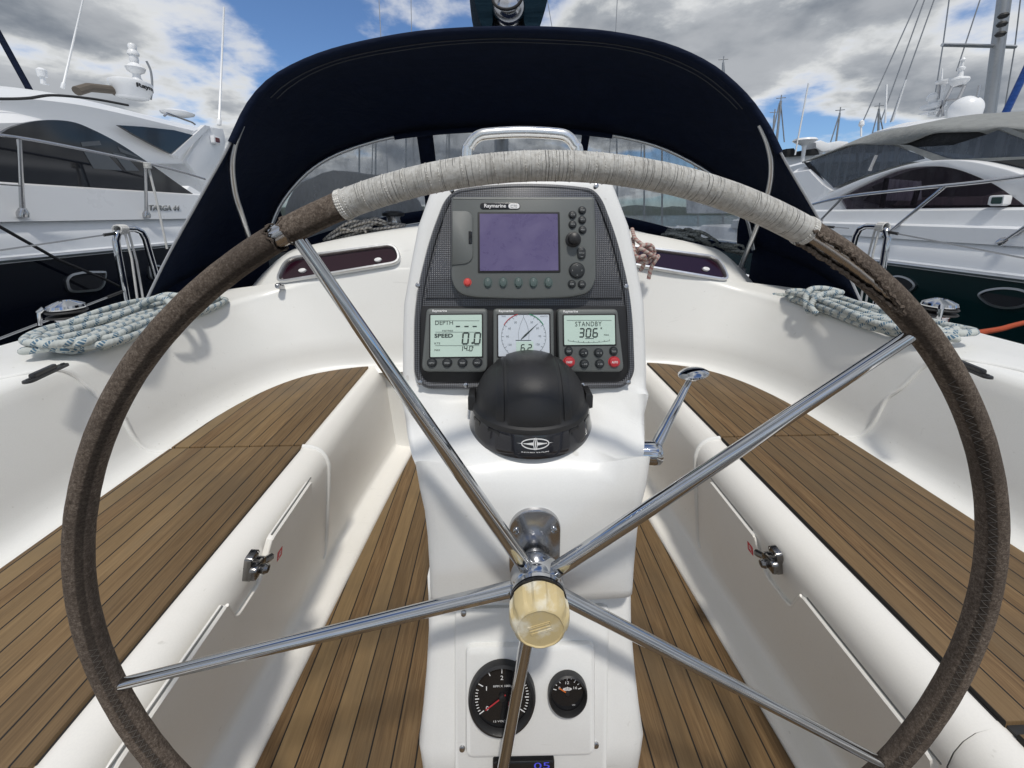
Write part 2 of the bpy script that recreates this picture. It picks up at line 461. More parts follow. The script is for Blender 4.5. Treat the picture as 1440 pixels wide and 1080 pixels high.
mb = MB(); mb.grid(rows); mw = mb
# bench inner faces: teak edge -> rounded lip -> face -> margin round the sole
def solehalf(y):
    if y < .588: return .534+.05*min(1, (.588-y))
    return .534-.078*(y-.588)-.05*max(0, y-1.2)**2
JY = 1.03
def bench(s, y0, y1, proud, n):
    rr = []
    for i in range(n+1):
        y = y0+(y1-y0)*i/n; k = solehalf(y); e = .008 if proud < 0 else 0
        top = [(.66, .400), (.612, .4165), (.600, .4225), (.588, .4215), (.572, .415), (.558, .402), (.549, .384), (.545, .36)]
        low = [(k+.073+e, .050), (k+.070+e, .034), (k+.062+e, .026), (k+.044, .022), (k+.014, .018), (k+.003, .013), (k-.002, .004), (k-.004, -.02)]
        q = [(x-proud, z) if j > 3 else (x, z) for j, (x, z) in enumerate(top)]
        mids = [(lerp(.545-proud, k+.073+e, t), lerp(.36, .050, t)) for t in (.33, .66)]
        rr.append([V((s*x, y, z)) for x, z in q+mids+low])
    return rr
for s in (1, -1):
    mb = MB()
    mb.grid(bench(s, -1.0, .372, .004, 10))
    a = bench(s, .372, JY, .006, 14); mb.grid(a)
    b = bench(s, JY, 1.66, -.006, 14); mb.grid(b)
    mb.grid([a[-1], b[0]]); mk('bench_front', mb, M['gel_bounce'], yacht, 40)
mb = mw
# front wall of the foot well, below the bulkhead, with the step into the cabin
mb.grid([[V((x, 1.66-.02*(1-abs(x)/.7), z)) for x in (-.66, -.4, -.2, 0, .2, .4, .66)] for z in (-.02, .1, .42, .44)])
yshell = mk('cockpit_moulding', mb, M['gel'], yacht, 40)
# base under the sole + under the seats
mb = MB(); mb.box((0, .3, -.03), (1.28, 2.75, .03)); mk('foot_well_floor', mb, M['gel_bounce'], yacht)

# raised beads of the moulded joints
def wallpt(s, y, k, off=.0):
    """point k of the wall profile at station y on side s, lifted off the surface"""
    c = sorted([r for r in rows if (r[8].x > 0) == (s > 0) and r[2].y < 1.3], key=lambda r: r[2].y)
    for a, b in zip(c, c[1:]):
        if a[2].y <= y <= b[2].y:
            t = (y-a[2].y)/(b[2].y-a[2].y); return a[k].lerp(b[k], t)+V((-s*off, 0, off*.4))
    return c[0][k]
for s in (1, -1):
    mb = MB()
    ks = [2, 3, 4, 5, 6, 7, 8]; pts = [wallpt(s, 1.028-.006*i, k, .001) for i, k in enumerate(ks)]
    a, b = wallpt(s, .985, 8, .001), wallpt(s, .95, 9, .001)
    pts += [a.lerp(b, .35), a.lerp(b, .7), b, wallpt(s, .935, 10, .001), wallpt(s, .915, 11, .001), wallpt(s, .885, 12, .001)]
    e = wallpt(s, .82, 13, 0)
    pts += [e+V((s*.03, 0, .001)), wallpt(s, .70, 13)+V((s*.045, 0, .001)), wallpt(s, .4, 13)+V((s*.05, 0, .001)), wallpt(s, -.2, 13)+V((s*.05, 0, .001)), wallpt(s, -.9, 13)+V((s*.05, 0, .001))]
    mb.tube(spline(pts, 8), .0050, 8); mk('joint_bead', mb, M['gel'], yacht)
    # lip at the forward end of the locker front
    mb = MB(); k = solehalf(JY)
    pts = [V((s*.604, JY, .424)), V((s*.580, JY+.002, .420)), V((s*.556, JY+.004, .405)), V((s*.541, JY+.004, .375)), V((s*.540, JY+.004, .33)), V((s*(k+.060), JY+.004, .16)), V((s*(k+.069), JY+.003, .085)), V((s*(k+.074), JY-.008, .060))]
    mb.tube(spline(pts, 8), .0062, 8); mk('joint_bead', mb, M['gel'], yacht)

# ---- teak on the seats: outer edge follows the foot line
def foot_x(y):
    c = [q for q in Fp if q.x > 0]
    for a, b in zip(c, c[1:]):
        if a.y <= y <= b.y: return lerp(a.x, b.x, (y-a.y)/max(b.y-a.y, 1e-6))
    return c[-1].x
def teak_seat(s, y0, y1):
    mb = MB()
    n = max(2, int((y1-y0)/.04)); ys = [y0+(y1-y0)*i/n for i in range(n+1)]
    outer = [(foot_x(y)-.004, y) for y in ys]
    if y1 > 1.5:
        c = [(q.x-.004, q.y-.004) for q in Fp if q.x > .30 and q.y > 1.3]; outer = [p for p in outer if p[1] < 1.3]+c
        poly = [(.607, y0)]+outer+[(.30, 1.60), (.607, 1.45)] if False else [(.607, y0)]+outer+[(.31, 1.56), (.607, 1.56)]
        outer2 = [p for p in outer if p[0] > .607]
        poly = [(.607, y0)]+outer2+[(.607, outer2[-1][1])]
    else: poly = [(.607, y0)]+outer+[(.607, y1)]
    Frame((0, 0, .4), (s, 0, 0), (0, 1, 0), (0, 0, 1)).plate(mb, poly, .0, .0285, .002)
    return mk('seat_planking', mb, M['teak'], yacht)
for s in (1, -1):
    teak_seat(s, -.9, .362); teak_seat(s, .374, JY-.003); teak_seat(s, JY+.003, 1.62)
# dark gap strips under the lid joints
mb = MB()
for s in (1, -1):
    mb.box((s*.79, JY, .412), (.36, .012, .02)); mb.box((s*.79, .368, .412), (.36, .016, .02))
    mb.box((s*.607, .70, .411), (.006, .64, .02))
mk_each('lid_gap_seal', mb, M['rubber'], yacht)
# ---- teak sole
mb = MB(); ys = [-.95+2.58*i/40 for i in range(41)]
poly = [(solehalf(y)-.004, y) for y in ys]+[(-solehalf(y)+.004, y) for y in ys[::-1]]
Frame((0, 0, 0), (1, 0, 0), (0, 1, 0), (0, 0, 1)).plate(mb, poly, -.008, .006, .002)
mk('floor_planking', mb, M['teak2'], yacht)

# ---- locker doors in the bench fronts
class BenchFace(Frame):
    """the inner front of the bench: u runs aft from y = .7, v up, n into the foot well"""
    def __init__(f, s):
        f.s = s; y = .7; top, low = V((s*.539, y, .36)), V((s*(solehalf(y)+.073), y, .050))
        Frame.__init__(f, (top+low)/2, (0, -1, 0), top-low, (-s, 0, -.1)); f.h = (top-low).length
    def at(f, u, v, n=0):
        y = .7-u; t = v/f.h+.5; return V((f.s*(lerp(solehalf(y)+.073, .539, t)-n), y, lerp(.050, .36, t)-n*.12))
face_frame = BenchFace
for s in (1, -1):
    fr = face_frame(s)
    a = -.615+.7   # not used beyond here
    # frame u runs aft from y=.7
    Rr, lo = .322, -.135
    def solve(px, py):
        best = None; u0, v0, r_ = 0, 0, .5
        for _ in range(7):
            c = [(u0+r_*i/5, v0+r_*j/5) for i in range(-5, 6) for j in range(-5, 6) if u0+r_*i/5 < .55]
            u0, v0 = min(c, key=lambda k: (px_of(fr.at(*k))[0]-px)**2+(px_of(fr.at(*k))[1]-py)**2); r_ *= .35
        return u0, v0
    cu, cv = solve(350, 796) if s < 0 else solve(1094, 788)
    L = solve(436, 690)[0] if s < 0 else solve(1000, 680)[0]; hi = cv-.004
    def top_edge(u):
        d = abs(u-cu)
        return hi if d > .072 else (hi-.072 if d < .036 else lerp(hi-.072, hi, (d-.036)/.036))
    mb = MB(); NC = 72; cols = []
    for i in range(NC+1):
        u = L+(Rr-L)*i/NC; e = min(u-L, Rr-u); rc = .018; cut = rc-math.sqrt(max(0, rc*rc-max(0, rc-e)**2)) if e < rc else 0
        a, b = lo+cut, top_edge(u)-cut; edge = 0 if i in (0, NC) else 1
        cols.append([fr.at(u, v, n if edge or n < 0 else -.004) for v, n in ((a, -.006), (a, .003), (a+.004, .0070), (lerp(a, b, .25), .0078), (lerp(a, b, .5), .0078), (lerp(a, b, .75), .0078), (b-.003, .0074), (b-.0005, .004), (b, -.006))])
    mb.grid(cols)
    dr = mk('locker_door', mb, M['gel_bounce'], yacht, 28)
    mb = MB(); pts = [(L+(Rr-L)*i/60, top_edge(L+(Rr-L)*i/60)) for i in range(61)]
    mb.tube([fr.at(u, v+.0018, .0002) for u, v in pts if abs(u-cu) > .074 and u < cu], .0018, 6); mb.tube([fr.at(u, v+.0018, .0002) for u, v in pts if u-cu > .074], .0018, 6)
    mk_each('door_gap_shadow', mb, M['gap'], dr)  # thin grey line drawn in as the shadow gap over the door
    mb = MB()
    # scooped finger recess below the latch
    for i in range(1):
        e = [(cu+.070, hi-.004), (cu+.054, hi-.036), (cu+.036, hi-.070), (cu, hi-.074), (cu-.036, hi-.070), (cu-.054, hi-.036), (cu-.070, hi-.004)]
        mb.tube(spline([fr.at(u, v, .005) for u, v in e], 5), .0030, 8)
    mk('finger_recess', mb, M['gel_bounce'], dr)
    # stainless latch: plate, body, turn knob
    mb = MB(); v0 = hi+.004
    fr.plate(mb, rrect(cu-.012, v0-.022, cu+.012, v0+.026, .006), -.002, .010, .001)
    fr.plate(mb, rrect(cu-.017, v0-.016, cu+.017, v0+.010, .008), .010, .022, .004)
    mb.lathe([(.004, 0), (.0075, .002), (.0085, .008), (.006, .013), (.001, .0145)], fr.at(cu, v0-.003, .021), fr.N, 16)
    mb.tube([fr.at(cu-.016, v0-.006, .016), fr.at(cu-.03, v0-.010, .022), fr.at(cu-.034, v0-.016, .022)], [.006, .0065, .004], 8)
    mb.tube([fr.at(cu+.008, v0+.020, .010), fr.at(cu+.003, v0+.014, .019), fr.at(cu-.004, v0+.012, .019)], .0022, 8)
    for du, dv in ((-.008, .021), (.008, .021)): fr.disc(mb, cu+du, v0+dv, .0025, .010, .0115, .0005, 10)
    c0 = fr.at(cu, v0, .008)
    mb.v = [c0+(q-c0)*1.12 for q in mb.v]
    mk('latch', mb, M['latch'], dr)
    u, sv = solve(388, 779) if s < 0 else solve(1060, 771)
    h0 = hi; hi = sv+.009; mb = MB()
    fr.plate(mb, rrect(u-.010, hi-.020, u+.009, hi+.003, .001), .0073, .0083)
    mb.m = 1
    fr.line(mb, [(u-.004, hi-.014), (u-.004, hi-.003), (u+.002, hi-.004), (u+.003, hi-.009), (u-.003, hi-.0095)], .0015, .0083, .0086)
    fr.line(mb, [(u+.0005, hi-.010), (u+.005, hi-.016)], .0013, .0083, .0086)
    mk('safety_sticker', mb, [simple('sticker_red', (.60, .02, .04), .4), M['print']], dr)

# ---- coachroof: body with slanted aft face and cambered top
def roof_ring(z_off, grow, y_aft):
    """outline: aft edge from port to starboard, then forward and back"""
    return None
mb = MB()
NX = 26
def xs(w): return [-w+2*w*i/NX for i in range(NX+1)]
base = [V((x, 1.735-.04*(abs(x)/1.1)**3, .70)) for x in xs(1.22)]
mid = [V((x, 1.745-.05*(abs(x)/1.1)**3, .865-.13*(x/1.06)**2)) for x in xs(1.10)]
top0 = [V((x, 1.815-.01*(abs(x))**3, roof_z(x)-.022)) for x in xs(1.03)]
top1 = [V((x, 1.830, roof_z(x)-.006)) for x in xs(1.01)]
top2 = [V((x, 1.850, roof_z(x))) for x in xs(.995)]
top3 = [V((x, 2.75, roof_z(x)+.02)) for x in xs(1.05)]
top4 = [V((x, 4.6, roof_z(x)-.02)) for x in xs(.85)]
top5 = [V((x, 6.2, .78)) for x in xs(.5)]
def sides(row):
    a, b = row[0], row[-1]
    def dn(q, s): return [q+V((s*.20, -.02, -.20 if q.z > .8 else -.06)), q+V((s*.085, -.01, -.075)), q+V((s*.025, 0, -.018))]
    return dn(a, -1)+row+dn(b, 1)[::-1]
mb.grid([sides(r) for r in (base, mid, top0, top1, top2, top3, top4, top5)])
mk('coachroof', mb, M['gel'], yacht, 50)

# ---- portlights in the cabin's aft face
PF = (V((0, 1.706, .80)), V((0, -1, .60)).normalized())
def portlight(pxs, catches):
    c = [P(x, y, pl=PF) for x, y in pxs]      # TL TR BR BL
    U = ((c[1]-c[0])+(c[2]-c[3])).normalized(); W = (c[0]-c[3]+c[1]-c[2]); W = (W-U*W.dot(U)).normalized(); N = U.cross(W)
    if N.y > 0: N = -N
    fr = Frame(sum(c, V((0, 0, 0)))/4, U, W, N)
    q = [((p-fr.o).dot(U), (p-fr.o).dot(W)) for p in c]
    ou = rpoly(q, .055, 8); inn = inset(ou[::-1] if sum(p[0]*r[1]-q2 for p, r, q2 in ()) else ou[::-1], .0)
    a = sum(p[0]*r[1]-r[0]*p[1] for p, r in zip(ou, ou[1:]+ou[:1]))
    if a < 0: ou = ou[::-1]
    inn = inset(ou, .0155)
    mb = MB(); m = len(ou); rings = [[fr.at(u, v, n) for u, v in pg] for pg, n in ((ou, -.03), (ou, .012), (inset(ou, .003), .017), (inset(ou, .011), .017), (inn, .010), (inn, -.012))]
    mb.grid(rings, closed=True)
    f = mk('portlight', mb, M['alu'], yacht)
    mb = MB(); fr.plate(mb, inset(ou, .0145), -.010, .001); mk('pane', mb, M['glass_v'], f)
    mb = MB()
    for x, y in catches:
        u, v = fr.px(x, y); pts = [(u+.016*cos(t*pi/8), v+.0095*sin(t*pi/8)) for t in range(16)]
        fr.plate(mb, pts, .001, .012, .004)
    mk_each('window_catch', mb, M['print'], f)
portlight([(402, 363), (558, 342), (567, 371), (386, 401)], [(426, 381), (532, 366)])
portlight([(868, 343), (1010, 361), (1028, 398), (866, 371)], [(992, 379)])
# snap studs and screws
mb = MB()
for x, y, pl in ((391, 396, None), (1058, 405, None)):
    q = P(x, y+6, Y=1.63 if True else 0)
    fr = Frame(q, (1, 0, 0), (0, .4, 1), (0, -1, .4)); 
    mb.lathe([(.012, -.03), (.012, .003), (.010, .006), (.006, .007), (.0055, .011), (.003, .0125)], q, fr.N, 16)
mk_each('snap_stud', mb, M['steel_d'], yacht)
# ---- side decks, sheer and hull down to the water
mb = MB()
st = [(-1.4, 1.50), (-.6, 1.60), (.4, 1.68), (1.5, 1.72), (3, 1.66), (5, 1.35), (7, .75), (8.6, .06)]
for s in (1, -1):
    rr = []
    for y, w in st:
        rise = .03*max(0, y-1)/1.0
        inw = 1.1 if y < 1.5 else max(.0, min(w-.25, 1.1-.1*(y-1.5)))
        rr.append([V((s*max(inw-.02, 0), y, .595+rise)), V((s*(w-.05), y, .585+rise)), V((s*(w-.045), y, .615+rise)), V((s*(w-.02), y, .617+rise)), V((s*w, y, .58+rise)), V((s*w*.985, y, .2)), V((s*w*.93, y, -.35)), V((s*w*.75, y, -.78))])
    mb.grid(rr)
mb.grid([[V((x, -1.4, z)) for x in (-1.5, 1.5)] for z in (-.78, .59)])
mk('hull', mb, M['gel_far'], yacht, 40)
# grey deck hardware on the coaming
mb = MB()
for s, px, py in ((-1, 66, 526), (1, 1361, 520)):
    mb = MB()
    q = P(px, py, Z=.722)
    fr = Frame(q, V((s*.25, .95, 0)), V((-.95, s*.25, 0)), (0, 0, 1))
    fr.plate(mb, rrect(-.055, -.010, .055, .010, .010), 0, .006, .002)
    fr.plate(mb, rrect(-.04, -.006, .025, .006, .006), .006, .016, .004)
    for u in (-.046, .046): fr.disc(mb, u, 0, .004, .006, .0085, .001, 10)
    mk('deck_clip', mb, M['clip'], yacht)


# ---- mast, boom and shrouds of our own boat
mb = MB()
mb.tube([V((.0, 4.9, .9)), V((.0, 4.95, 13))], .085, 20, sq=1)
mk('mast', mb, M['alu_d'], yacht)
mb = MB(); bz = P(715, 8, Y=1.95)
e0 = V((bz.x, 1.95, bz.z-.02)); e1 = V((.01, 4.75, 2.03))
d = (e1-e0).normalized()
mb.tube([e0, e1], .062, 20, sq=1.15)
bo = mk('boom', mb, M['alu'], yacht)
mb = MB(); mb.lathe([(.066, 0), (.072, .01), (.072, .03), (.064, .04)], e0-d*.045, d, 24)
mb.lathe([(.001, -.02), (.04, -.012), (.05, .0)], e0-d*.045, d, 24)
mk('boom_end_cap', mb, M['steel_d'], bo)
mb = MB(); q = P(713, 3, Y=1.90)
pts = [q+V((.062*cos(t*pi/12), -.002*t, .045*sin(t*pi/12))) for t in range(12, 25)]
mb.tube(pts, .0065, 8); mk('outhaul_loop', mb, M['rubber'], bo)
mb = MB()
for a, b, y in (((533, 0), (536, 60), 4.4), ((578, 0), (579, 55), 5.0), ((768, -10), (780, 60), 5.0), ((868, 0), (865, 60), 4.4)):
    p0 = P(*b, Y=y); p1 = P(*a, Y=y+.1); dd = p1-p0; mb.tube([p0-dd*4, p0+dd*30], .0042, 6)
mk_each('shroud', mb, M['wire'], yacht)

# sail bag hanging over the boom (two flanks)
mb = MB()
for s in (1, -1):
    a = e0+V((0, -.02, 0)); rows = []
    for i in range(12):
        t = i/11; c = lerp(a, e1, t)+V((0, 0, 0)); wob = .012*sin(i*2.3+s)
        w = .135+wob; rows.append([c+V((s*.058, 0, .25)), c+V((s*(w+.03), 0, .20)), c+V((s*(w+.035), .0, .08)), c+V((s*(w+.01), 0, -.03)), c+V((s*w*.86, .0, -.09)), c+V((s*.075, 0, -.07)), c+V((s*.062, 0, .02))])
    mb.grid([spline(r, 4) for r in rows])
    k = len(mb.v)
    mb.face([mb.add([p]) for p in spline(rows[0], 4)])
tag(mk('sail_cover', mb, M['teal'], None, 60), 'dark teal folded sail cover hanging either side of the boom above the navy hood', 'sail cover')

# ---- gates of bent steel tube at the side deck, with lifelines
def gate(s, a, b, top, zb, label):
    X = s*1.62
    pa, pb = P(*a, X=X), P(*b, X=X); zt = P(*top, X=X).z
    y0, y1 = pa.y, pb.y
    t = thing('lifeline_gate', (X, y0, zb), label, 'railing', 'bent steel lifeline gates')
    r = .045
    pts = [V((X, y0, zb)), V((X, y0, zt-r)), V((X, y0+r*.3, zt-r*.3)), V((X, y0+r, zt)), V((X, y1-r, zt)), V((X, y1-r*.3, zt-r*.3)), V((X, y1, zt-r)), V((X, y1+.05, zb))]
    mb = MB(); q = []
    for i, p in enumerate(pts[:-1]): q += [p] if i not in (0, 6) else [p.lerp(pts[i+1], k/6) for k in range(6)]
    mb.tube(q+[pts[-1]], .0125, 14); mk('bent_tube', mb, M['steel'], t)
    for p in (pts[0], pts[-1]):
        mb = MB(); mb.lathe([(.034, -.03), (.034, .006), (.02, .012), (.018, .03), (.0135, .032)], p, (0, 0, 1), 20); mk('foot_socket', mb, M['steel_d'], t)
    mb = MB(); c = V((X, y0+.03, zt))
    for k in range(5):
        mb.tube([c+V((.018*cos(u*pi/6), (k-2)*.007+.002*sin(u), .018*sin(u*pi/6))) for u in range(13)], .004, 6)
    mb.tube([c+V((-s*.014, .0, -.01)), c+V((-s*.02, .004, -.12)), c+V((-s*.012, .006, -.30)), c+V((-s*.01, .01, -.42))], .0042, 6, uvs=1)
    mb.tube([c+V((-s*.012, .02, -.01)), c+V((-s*.015, .03, -.14)), c+V((-s*.014, .03, -.40))], .004, 6)
    mk_each('white_lashing', mb, M['rope_w'], t)
    return X, y0, zt
M['rope_w'] = rope_mat('white_cord', (.62, .62, .60), (.5, .5, .5), .02, .1)
X, y0, zt = gate(-1, (174, 400), (212, 380), (190, 322), .59, 'bent steel lifeline gate on the port side deck, beside the navy hulled motorboat')
def lifeline(a, b, r, k0, k1, label, r2=.0062):
    d = b-a; mb = MB(); mb.tube([a-d*.05, b+d*5], r, 6); mb.m = 1; mb.tube([a+d*k0, a+d*k1], r2, 8)
    tag(mk('lifeline', mb, [M['wire'], M['rubber']]), label, 'lifeline', 'lifelines along the side decks')
lifeline(P(163, 328, X=X), P(0, 352, X=X), .0032, -.06, .13, 'upper thin wire lifeline running aft from the port gate')
lifeline(P(172, 410, X=X), P(0, 476, X=X), .0040, -.02, .16, 'lower thin wire lifeline running aft from the port gate')
X, y0, zt = gate(1, (1237, 400), (1196, 380), (1216, 318), .59, 'bent steel lifeline gate on the starboard side deck, beside the dark green hull')
lifeline(P(1238, 324, X=X), P(1440, 363, X=X), .0032, -.02, .16, 'upper thin wire lifeline running aft from the starboard gate')
lifeline(P(1330, 455, X=X), P(1440, 492, X=X), .0040, -.1, -.02, 'lower thin wire lifeline running aft from the starboard gate')
pe = P(1165, 319, X=1.62); q = P(1192, 321, X=1.62)
lifeline(q, pe, .0030, .7, 1.3, 'short wire lifeline running forward from the starboard gate to the hood')

# ---- winches outboard of the coaming
def winch(px, py, X, label, z0):
    q = P(px, py, X=X)
    t = thing('winch', (q.x, q.y, z0), label, 'winch', 'winches beside the cockpit coaming')
    h = q.z-z0; V0 = V((q.x, q.y, z0))
    def slim(m_): m_.v = [V((q.x+(k.x-q.x)*.66, q.y+(k.y-q.y)*.66, k.z)) for k in m_.v]; return m_
    mb = MB(); mb.lathe([(.068, 0), (.068, .012), (.060, .02), (.050, .03), (.043, .05), (.043, h-.055), (.05, h-.048)], (q.x, q.y, z0), (0, 0, 1), 36); mk('drum', slim(mb), M['steel_d'], t)
    mb = MB()
    for a in (h-.047, h-.030): mb.lathe([(.04, a-.003), (.072, a+.003), (.075, a+.006), (.072, a+.009), (.04, a+.010)], (q.x, q.y, z0), (0, 0, 1), 40)
    mk('line_jaw', slim(mb), M['rubber'], t)
    mb = MB(); mb.lathe([(.066, h-.018), (.070, h-.012), (.066, h-.004), (.045, h+.004), (.024, h+.010), (.022, h+.006), (.012, h+.006), (.012, h-.01)], (q.x, q.y, z0), (0, 0, 1), 40); mk('top_cap', slim(mb), M['steel'], t)
    mb = MB(); mb.tube([V((q.x-.05, q.y-.05, q.z-.01)), V((q.x-.062, q.y-.062, q.z-.02)), V((q.x-.066, q.y-.066, q.z-.06))], [.011, .012, .008], 10); mk('feeder_arm', slim(mb), M['steel'], t)
winch(92, 427, -1.45, 'chrome winch beside the port coaming, half hidden by the blue flecked rope', .59)
winch(1322, 424, 1.45, 'chrome winch beside the starboard coaming, behind the blue flecked rope', .59)
# ================================================================== STEERING PEDESTAL
ped = thing('steering_pedestal', (0, .55, 0), 'white moulded steering pedestal in the middle of the cockpit, carrying the black instrument dash', 'pedestal')
TP = math.tan(R(13)); DO = V((0, .6226, .866)); DN = V((0, -1, TP)).normalized(); DW = V((0, TP, 1)).normalized()
dash = Frame(DO, (1, 0, 0), DW, DN)
def dy(z): return .6226+(z-.866)*TP
front = [(.80, 1.135, .120), (.755, 1.160, .128), (.715, 1.163, .136), (.695, 1.150, .146), (dy(1.12), 1.120, .160), (dy(1.06), 1.06, .182), (dy(1.0), 1.0, .197), (dy(.93), .93, .206), (dy(.866), .866, .208), (dy(.81), .81, .207),
         (dy(.79), .790, .205), (.598, .777, .203), (.585, .769, .201), (.560, .764, .199), (.52, .760, .195), (.49, .754, .190), (.470, .744, .184), (.458, .726, .178), (.452, .700, .170), (.450, .66, .160), (.451, .60, .150), (.452, .560, .1455), (.454, .545, .1445), (.462, .537, .1425), (.466, .533, .1415)]
HP = [(200, 112), (240, 124), (263, 134), (279, 142), (314, 153), (374, 165), (420, 174), (480, 176), (560, 177), (600, 174), (650, 165), (700, 156), (750, 152), (800, 149), (840, 147), (850, 147), (900, 147), (940, 150), (1000, 156), (1080, 167), (1400, 190)]
def halfpx(py):
    for a, b in zip(HP, HP[1:]):
        if a[0] <= py <= b[0]: return lerp(a[1], b[1], (py-a[0])/(b[0]-a[0]))
    return HP[0][1] if py < HP[0][0] else HP[-1][1]
def body(front, back, mat, name, r=.026, sh=None, par=ped, par_diag=True):
    mb = MB(); n = len(front); cols = []
    nv = []
    for i in range(n):
        a, b = front[max(i-1, 0)], front[min(i+1, n-1)]
        d = V((b[0]-a[0], b[1]-a[1])).normalized(); nv.append((-d.y, d.x))   # candidate normal
    # outward = away from (0.7, .6)
    rows = []
    for i, (y, z, w) in enumerate(front):
        ny, nz = nv[i]
        if ny*(y-back[0][0])+nz*(z-.6*(back[0][1]+back[-1][1])) < 0: ny, nz = -ny, -nz
        row = []
        py = px_of(V((0, y, z)))[1]; w = halfpx(py)*(V((0, y, z))-CAM).dot(FW)/FPX if z > .3 else w
        if not par_diag and i == 0: w *= .90
        for fx, ins in ((-1, 3.2), (-1, 1.6), (-1, 1.0), (-.985, .45), (-.94, .14), (-.87, .02), (-.72, 0), (-.5, 0), (-.25, 0), (0, 0), (.25, 0), (.5, 0), (.72, 0), (.87, .02), (.94, .14), (.985, .45), (1, 1.0), (1, 1.6), (1, 3.2)):
            u = 0
            if sh: u = sh(i, abs(fx))
            t_ = max(0, (i-(n-4))/3) if z < .56 and len(front) > 20 else 0
            if abs(fx) > .93: dy_, dz_ = lerp(.80, 1.0, t_), lerp(-.60, .1, t_)
            else: dy_, dz_ = -ny, -nz
            if not par_diag and i <= 1: row.append(V((fx*w, y+r*ins, z))); continue
            if abs(fx) > .93 and par_diag: row.append(V((fx*w, y+dy_*r*ins+ny*u, z+dz_*r*ins+nz*u)))
            else: row.append(V((fx*w, y-ny*r*ins+ny*u, z-nz*r*ins+nz*u)))
        # last: run back
        row = [V((-w*.97, back[0][0], min(max(z, back[-1][1]), back[0][1])))]+row+[V((w*.97, back[0][0], min(max(z, back[-1][1]), back[0][1])))]
        rows.append(row)
    mb.grid(rows)
    return mk(name, mb, mat, par, 60)
def shoulders(i, a):
    # raised arms either side of the compass shelf
    k = {11: .3, 12: .6, 13: .9, 14: 1.0, 15: 1.0, 16: .8, 17: .5, 18: .25, 19: .08}.get(i, 0)
    f = {.72: .012, .87: .026, .94: .027, .985: .024}.get(round(a, 3), .02 if a > .98 else 0)
    return k*f*1.5
body(front, [(.82, 1.135), (.82, .533)], M['ped'], 'upper_body', .026, shoulders)
# lower column
def ly(z): return .485-.287*(.53-z)
lower = [(.500, .538, .139), (.488, .532, .1405), (ly(.52), .520, .141), (ly(.47), .47, .1445), (ly(.42), .42, .149), (ly(.37), .37, .154), (ly(.33), .33, .158), (.422, .30, .160), (.43, .25, .161), (.45, .15, .163), (.465, .06, .166), (.45, .02, .175), (.44, .006, .19)]
body(lower, [(.80, .535), (.80, .006)], M['ped'], 'lower_column', .022, None, ped, False)
# top cap behind the dash so it reads as a solid
mb = MB(); mb.box((0, .76, 1.05), (.23, .10, .15), b=.02); mk('rear_cap', mb, M['ped'], ped)

# inset panel with the engine gauges
LN = V((0, -1, -.0)).normalized(); LW = V((0, .287, 1)).normalized(); LN = V((0, -1, .287)).normalized()
lowf = Frame((0, ly(.43), .43), (1, 0, 0), LW, LN)
q = lowf.pxs([(640, 852), (856, 848), (852, 1090), (640, 1090)])
mb = MB(); lowf.plate(mb, rpoly([q[3], q[2], q[1], q[0]], .012), -.01, .006, .003)
pan = mk('access_panel', mb, M['ped'], ped)
q = lowf.pxs([(655, 904), (836, 900), (836, 1056), (655, 1060)], .006)
mb = MB(); lowf.plate(mb, rpoly([q[3], q[2], q[1], q[0]], .012), .004, .014, .006)
mk('gauge_plate', mb, M['ped'], pan)
mb = MB()
for x, y in ((838, 861), (650, 1052), (838, 1047), (652, 862)):
    u, v = lowf.px(x, y, .006); lowf.disc(mb, u, v, .0042, .005, .0085, .0015, 12)
mk_each('panel_screw', mb, M['steel_d'], pan)
# small blue engine display at the foot of the panel
q = lowf.pxs([(693, 1064), (779, 1062), (779, 1100), (693, 1102)], .006)
mb = MB(); lowf.plate(mb, rpoly([q[3], q[2], q[1], q[0]], .003), .004, .013, .002)
dsp = tag(mk('engine_display', mb, M['black_g'], None), 'small black display with blue digits, at the foot of the pedestal below the round gauges', 'display')
mb = MB(); u, v = lowf.px(761, 1077, .0135); mb.text('05', lambda a, b: lowf.at(a, b, .0133), (u-.010, v-.004, u+.012, v+.004))
NTm = NT('blue_digits'); NTm.set((.05, .05, .4), .4); NTm.b.inputs['Emission Color'].default_value = (.10, .12, .9, 1); NTm.b.inputs['Emission Strength'].default_value = .25
mk('digits', mb, NTm.mat, dsp)

# ---- carbon dash panel
def carbon():
    m = NT('carbon_weave'); p = m.pos(); x, y, z = m.sep(p)
    a = m.math('SINE', m.math('MULTIPLY', m.math('ADD', x, z), 1020)); b = m.math('SINE', m.math('MULTIPLY', m.math('SUBTRACT', x, z), 1020))
    f = m.smooth(m.math('MULTIPLY', a, b), -.25, .35)
    c = m.mix(f, (.010, .011, .014), (.115, .120, .135)); m.bump(f, .5, .0006)
    return m.set(c, m.math('ADD', m.math('MULTIPLY', f, -.12), .36), 0, .55, coat=.35, coat_r=.12)
M['carbon'] = carbon()
out = [(583, 445), (589, 400), (605, 335), (625, 283), (640, 268), (680, 262), (735, 259), (790, 261), (832, 266), (846, 282), (866, 335), (882, 400), (888, 445), (891, 525), (876, 545), (735, 547), (598, 546), (583, 528)]
q = dash.pxs(out); rp = rpoly(q, .03, 6); q = [tuple(v) for v in resample([V((a, b, 0)) for a, b in rp+[rp[0]]], 260)][:-1]; q = [(a, b) for a, b, _ in q]
mb = MB(); dash.plate(mb, q, -.012, .010, .004)
dp = mk('dash_panel', mb, M['carbon'], ped)
mb = MB(); bead = [dash.at(u, v, .010) for u, v in inset(q[::-1] if sum(a[0]*b[1]-b[0]*a[1] for a, b in zip(q, q[1:]+q[:1])) < 0 else q, .007)]
mb.tube(bead, .0055, 8, closed=True); mk('panel_border', mb, M['carbon'], dp)
